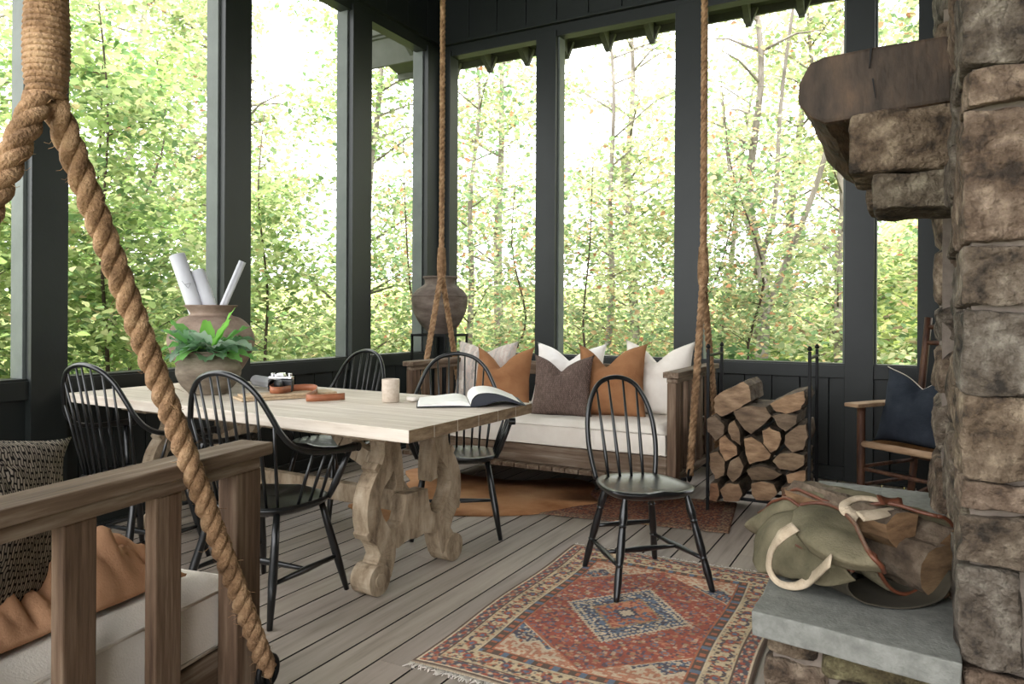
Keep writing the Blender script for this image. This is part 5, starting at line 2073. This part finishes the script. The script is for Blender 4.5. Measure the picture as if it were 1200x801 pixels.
def tree(name, label, x, y, height, trunk_r, n_cl, leaf_n, spread, pal, seed, lo=0.15, leaf=0.085, group=None, cat='tree', lean=(0, 0), mat='treebark', csize=0.34, forks=None):
    R = random.Random(seed)
    z0 = ground_z(x, y) - 0.05
    t = thing(name, label, cat, (x, y, z0), 0, group)
    b = MB()
    if lean == (0, 0):
        lean = (R.uniform(-.16, .16), R.uniform(-.16, .16))
        lean = (-abs(lean[0]) if x < -4.2 else lean[0], abs(lean[1]) if y > 6.2 else lean[1])
    top = Vector((lean[0] * height, lean[1] * height, height))
    tr_ = spline([(0, 0, 0), top * 0.3 + Vector((R.uniform(-.2, .2), R.uniform(-.2, .2), 0)), top * 0.5 + Vector((R.uniform(-.25, .25), R.uniform(-.25, .25), 0)), top * 0.75 + Vector((R.uniform(-.25, .25), R.uniform(-.25, .25), 0)), top], 18)
    b.tube(tr_, [trunk_r * (1 - 0.75 * i / 17) for i in range(18)], 9)
    if forks:
        for f in forks:
            b.tube(spline([Vector(p) for p in f[0]], 14), [f[1] * (1 - 0.6 * i / 13) for i in range(14)], 8)
    cl = []
    for i in range(n_cl):
        u = lo + (1 - lo) * (i + R.random()) / n_cl
        k_ = min(17, int(u * 17))
        a = tr_[k_]
        az = R.uniform(0, 2 * math.pi)
        rr = spread * R.uniform(0.25, 1.0) * (1 - 0.45 * u)
        e_ = a + Vector((math.cos(az) * rr, math.sin(az) * rr, rr * R.uniform(0.0, 0.55)))
        if i % 2 == 0:
            mid = a.lerp(e_, 0.5) + Vector((0, 0, 0.10 * rr))
            b.tube([a, mid, e_], [max(.004, trunk_r * 0.26), max(.003, trunk_r * .16), 0.003], 5)
        cl.append(e_)
        cl.append(a.lerp(e_, 0.6) + Vector((0, 0, 0.05)))
    b.build('trunk', mat, t, smooth=True)
    cl2 = [c for c in cl if nz(c + Vector((x, y, z0)), 0.55, 31) + 0.50 * (1 - min(1, max(0, (c.z + z0 - 0.8) / 3.2))) > -0.07]
    cl = cl2 if len(cl2) > 6 else cl[:8]
    cl = np.array([tuple(c) for c in cl])
    leaf_n = int(leaf_n * LEAF_F)
    csize *= 0.70
    leaf *= 0.86
    r = np.random.default_rng(seed)
    idx = r.integers(0, len(cl), leaf_n)
    pts = cl[idx] + r.normal(0, 1, (leaf_n, 3)) * np.array([csize, csize, csize * 0.42])
    pts[:, 2] = np.maximum(pts[:, 2], 0.1)
    leaves_object('foliage', pts, leaf, pal, t, seed)
    return t


ORD = ['first', 'second', 'third', 'fourth', 'fifth', 'sixth', 'seventh', 'eighth', 'ninth']


def ordinals(spots):
    order = sorted(range(len(spots)), key=lambda i: math.atan2(spots[i][0], spots[i][1]))
    return {i: ORD[k] for k, i in enumerate(order)}


# ground / hillside
g = MB()
gx = np.linspace(-32, 16, 90)
gy = np.linspace(-8, 42, 90)
vs = [(float(x), float(y), ground_z(float(x), float(y))) for y in gy for x in gx]
g.add(vs, [(j * 90 + i, j * 90 + i + 1, (j + 1) * 90 + i + 1, (j + 1) * 90 + i) for j in range(89) for i in range(89) if not (-4.2 < (gx[i] + gx[i + 1]) / 2 < 3 and (gy[j] + gy[j + 1]) / 2 < 5.9 and False)])
o = g.build('ground', 'hill', None, smooth=True, recalc=False)
tag(o, kind='structure')

# trees: (x, y, height, radius, clusters, leaves, spread, palette, label...)
spec = []
R = random.Random(21)
GL = 'slender woodland trees beyond the screens'
# near saplings and bushes outside the left wall
left_near = [(-6.1, 1.9), (-6.5, 2.9), (-6.0, 3.9), (-6.6, 4.7), (-6.3, 5.9), (-7.6, 3.2), (-7.9, 5.2), (-8.4, 7.0)]
oo = ordinals(left_near)
for i, (x, y) in enumerate(left_near):
    tree('sapling', oo[i] + ' from the left of the slender green saplings close outside the left windows', x, y, R.uniform(4.0, 5.4), 0.022, 40, 4300, 1.25, GREEN if i % 3 else BRIGHT, 100 + i, lo=0.05, leaf=0.10,
         group='saplings outside the left windows', mat='twig', csize=0.36)
left_far = [(-10.5, 2.5), (-10.8, 5.5), (-10.2, 8.6), (-13.5, 4.0), (-13.2, 8.5), (-9.3, 11.0), (-14.5, 12.5)]
oo = ordinals(left_far)
for i, (x, y) in enumerate(left_far):
    tree('woodland_tree', oo[i] + ' from the left of the tall light green trees standing beyond the left windows', x, y, R.uniform(8, 10.5), 0.11, 64, 7600, 2.6, GREEN if i % 2 else YELLOW, 200 + i, lo=0.06, leaf=0.15,
         group='taller trees left of the porch', csize=0.55)
back_near = [(-4.3, 8.0), (-3.2, 7.7), (-2.2, 8.3), (-1.3, 8.1), (-5.3, 7.6)]
oo = ordinals(back_near)
for i, (x, y) in enumerate(back_near):
    tree('sapling', oo[i] + ' from the left of the autumn leafed saplings close outside the back windows', x, y, R.uniform(3.4, 4.8), 0.02, 34, 2500, 1.05, AUTUMN, 300 + i, lo=0.05, leaf=0.085,
         group='autumn saplings outside the back windows', mat='twig', csize=0.34)
back_mid = [(-6.3, 10.0), (-4.2, 10.5), (-2.9, 12.0), (-0.9, 11.0), (1.2, 10.0), (2.6, 12.5)]
oo = ordinals(back_mid)
for i, (x, y) in enumerate(back_mid):
    tree('woodland_tree', oo[i] + ' from the left of the mid sized yellow green trees behind the autumn saplings', x, y, R.uniform(5.6, 7.6), 0.06, 52, 4600, 1.9, YELLOW if i % 2 else AUTUMN, 400 + i, lo=0.04, leaf=0.115,
         group='mid sized trees behind the back windows', csize=0.44)
back_far = [(-8.5, 15), (-5.5, 16), (-2.4, 17), (0.8, 16.5), (3.8, 17)]
oo = ordinals(back_far)
for i, (x, y) in enumerate(back_far):
    tree('woodland_tree', oo[i] + ' from the left of the distant pale green trees at the back of the wood', x, y, R.uniform(8.0, 10.5), 0.12, 56, 5200, 2.8, YELLOW, 500 + i, lo=0.08, leaf=0.17,
         group='distant trees behind the back windows', csize=0.6)
# the pale forked trunk seen through the right-hand window
gz = ground_z(-1.75, 10.0)
tree('forked_tree', 'pale grey forked tree trunk seen through the right hand back window', -1.75, 9.6, 6.5, 0.085, 30, 1300, 1.6, YELLOW, 600, lo=0.4, leaf=0.10, lean=(-0.03, 0.0),
     forks=[([(0, 0, 1.4), (0.35, 0, 2.3), (0.8, 0, 3.6), (1.0, 0.1, 5.0)], 0.05), ([(0, 0, 2.2), (0.22, 0, 3.0), (0.30, 0, 4.4), (0.5, 0, 6)], 0.04), ([(-0.05, 0, 2.7), (-0.3, 0, 3.4), (-0.45, 0, 4.6)], 0.03)], csize=0.35)
# glossy shrub just above the sill
tree('leafy_shrub', 'low glossy green shrub just above the back sill beside the firewood', -1.28, 6.9, 1.75, 0.012, 14, 420, 0.45, [((70, 120, 44), 3), ((100, 150, 60), 3), ((206, 120, 60), .25)], 610, lo=0.5, leaf=0.14, mat='twig', cat='shrub', csize=0.2)

# undergrowth on the slope (nobody could count it)
N_ = 42000
r = np.random.default_rng(77)
ang_ = r.uniform(-0.25, 1.75, N_)
dist_ = 7.5 + 15 * r.random(N_) ** 1.1
ux = -np.sin(ang_) * dist_
uy = np.cos(ang_) * dist_
keep = (uy > 6.6) | (ux < -4.9)
ux, uy = ux[keep], uy[keep]
uz = np.array([ground_z(float(a), float(b_)) for a, b_ in zip(ux, uy)]) + 0.9 * r.random(len(ux)) ** 2
o = leaves_object('undergrowth', np.stack([ux, uy, uz], -1), 0.17, [((126, 156, 72), 3), ((160, 176, 92), 3), ((92, 130, 60), 2), ((186, 166, 116), 1), ((150, 122, 90), .5)], None, 5, flat=0.35)
tag(o, 'low leafy green undergrowth covering the slope beyond the porch', 'undergrowth', kind='stuff')
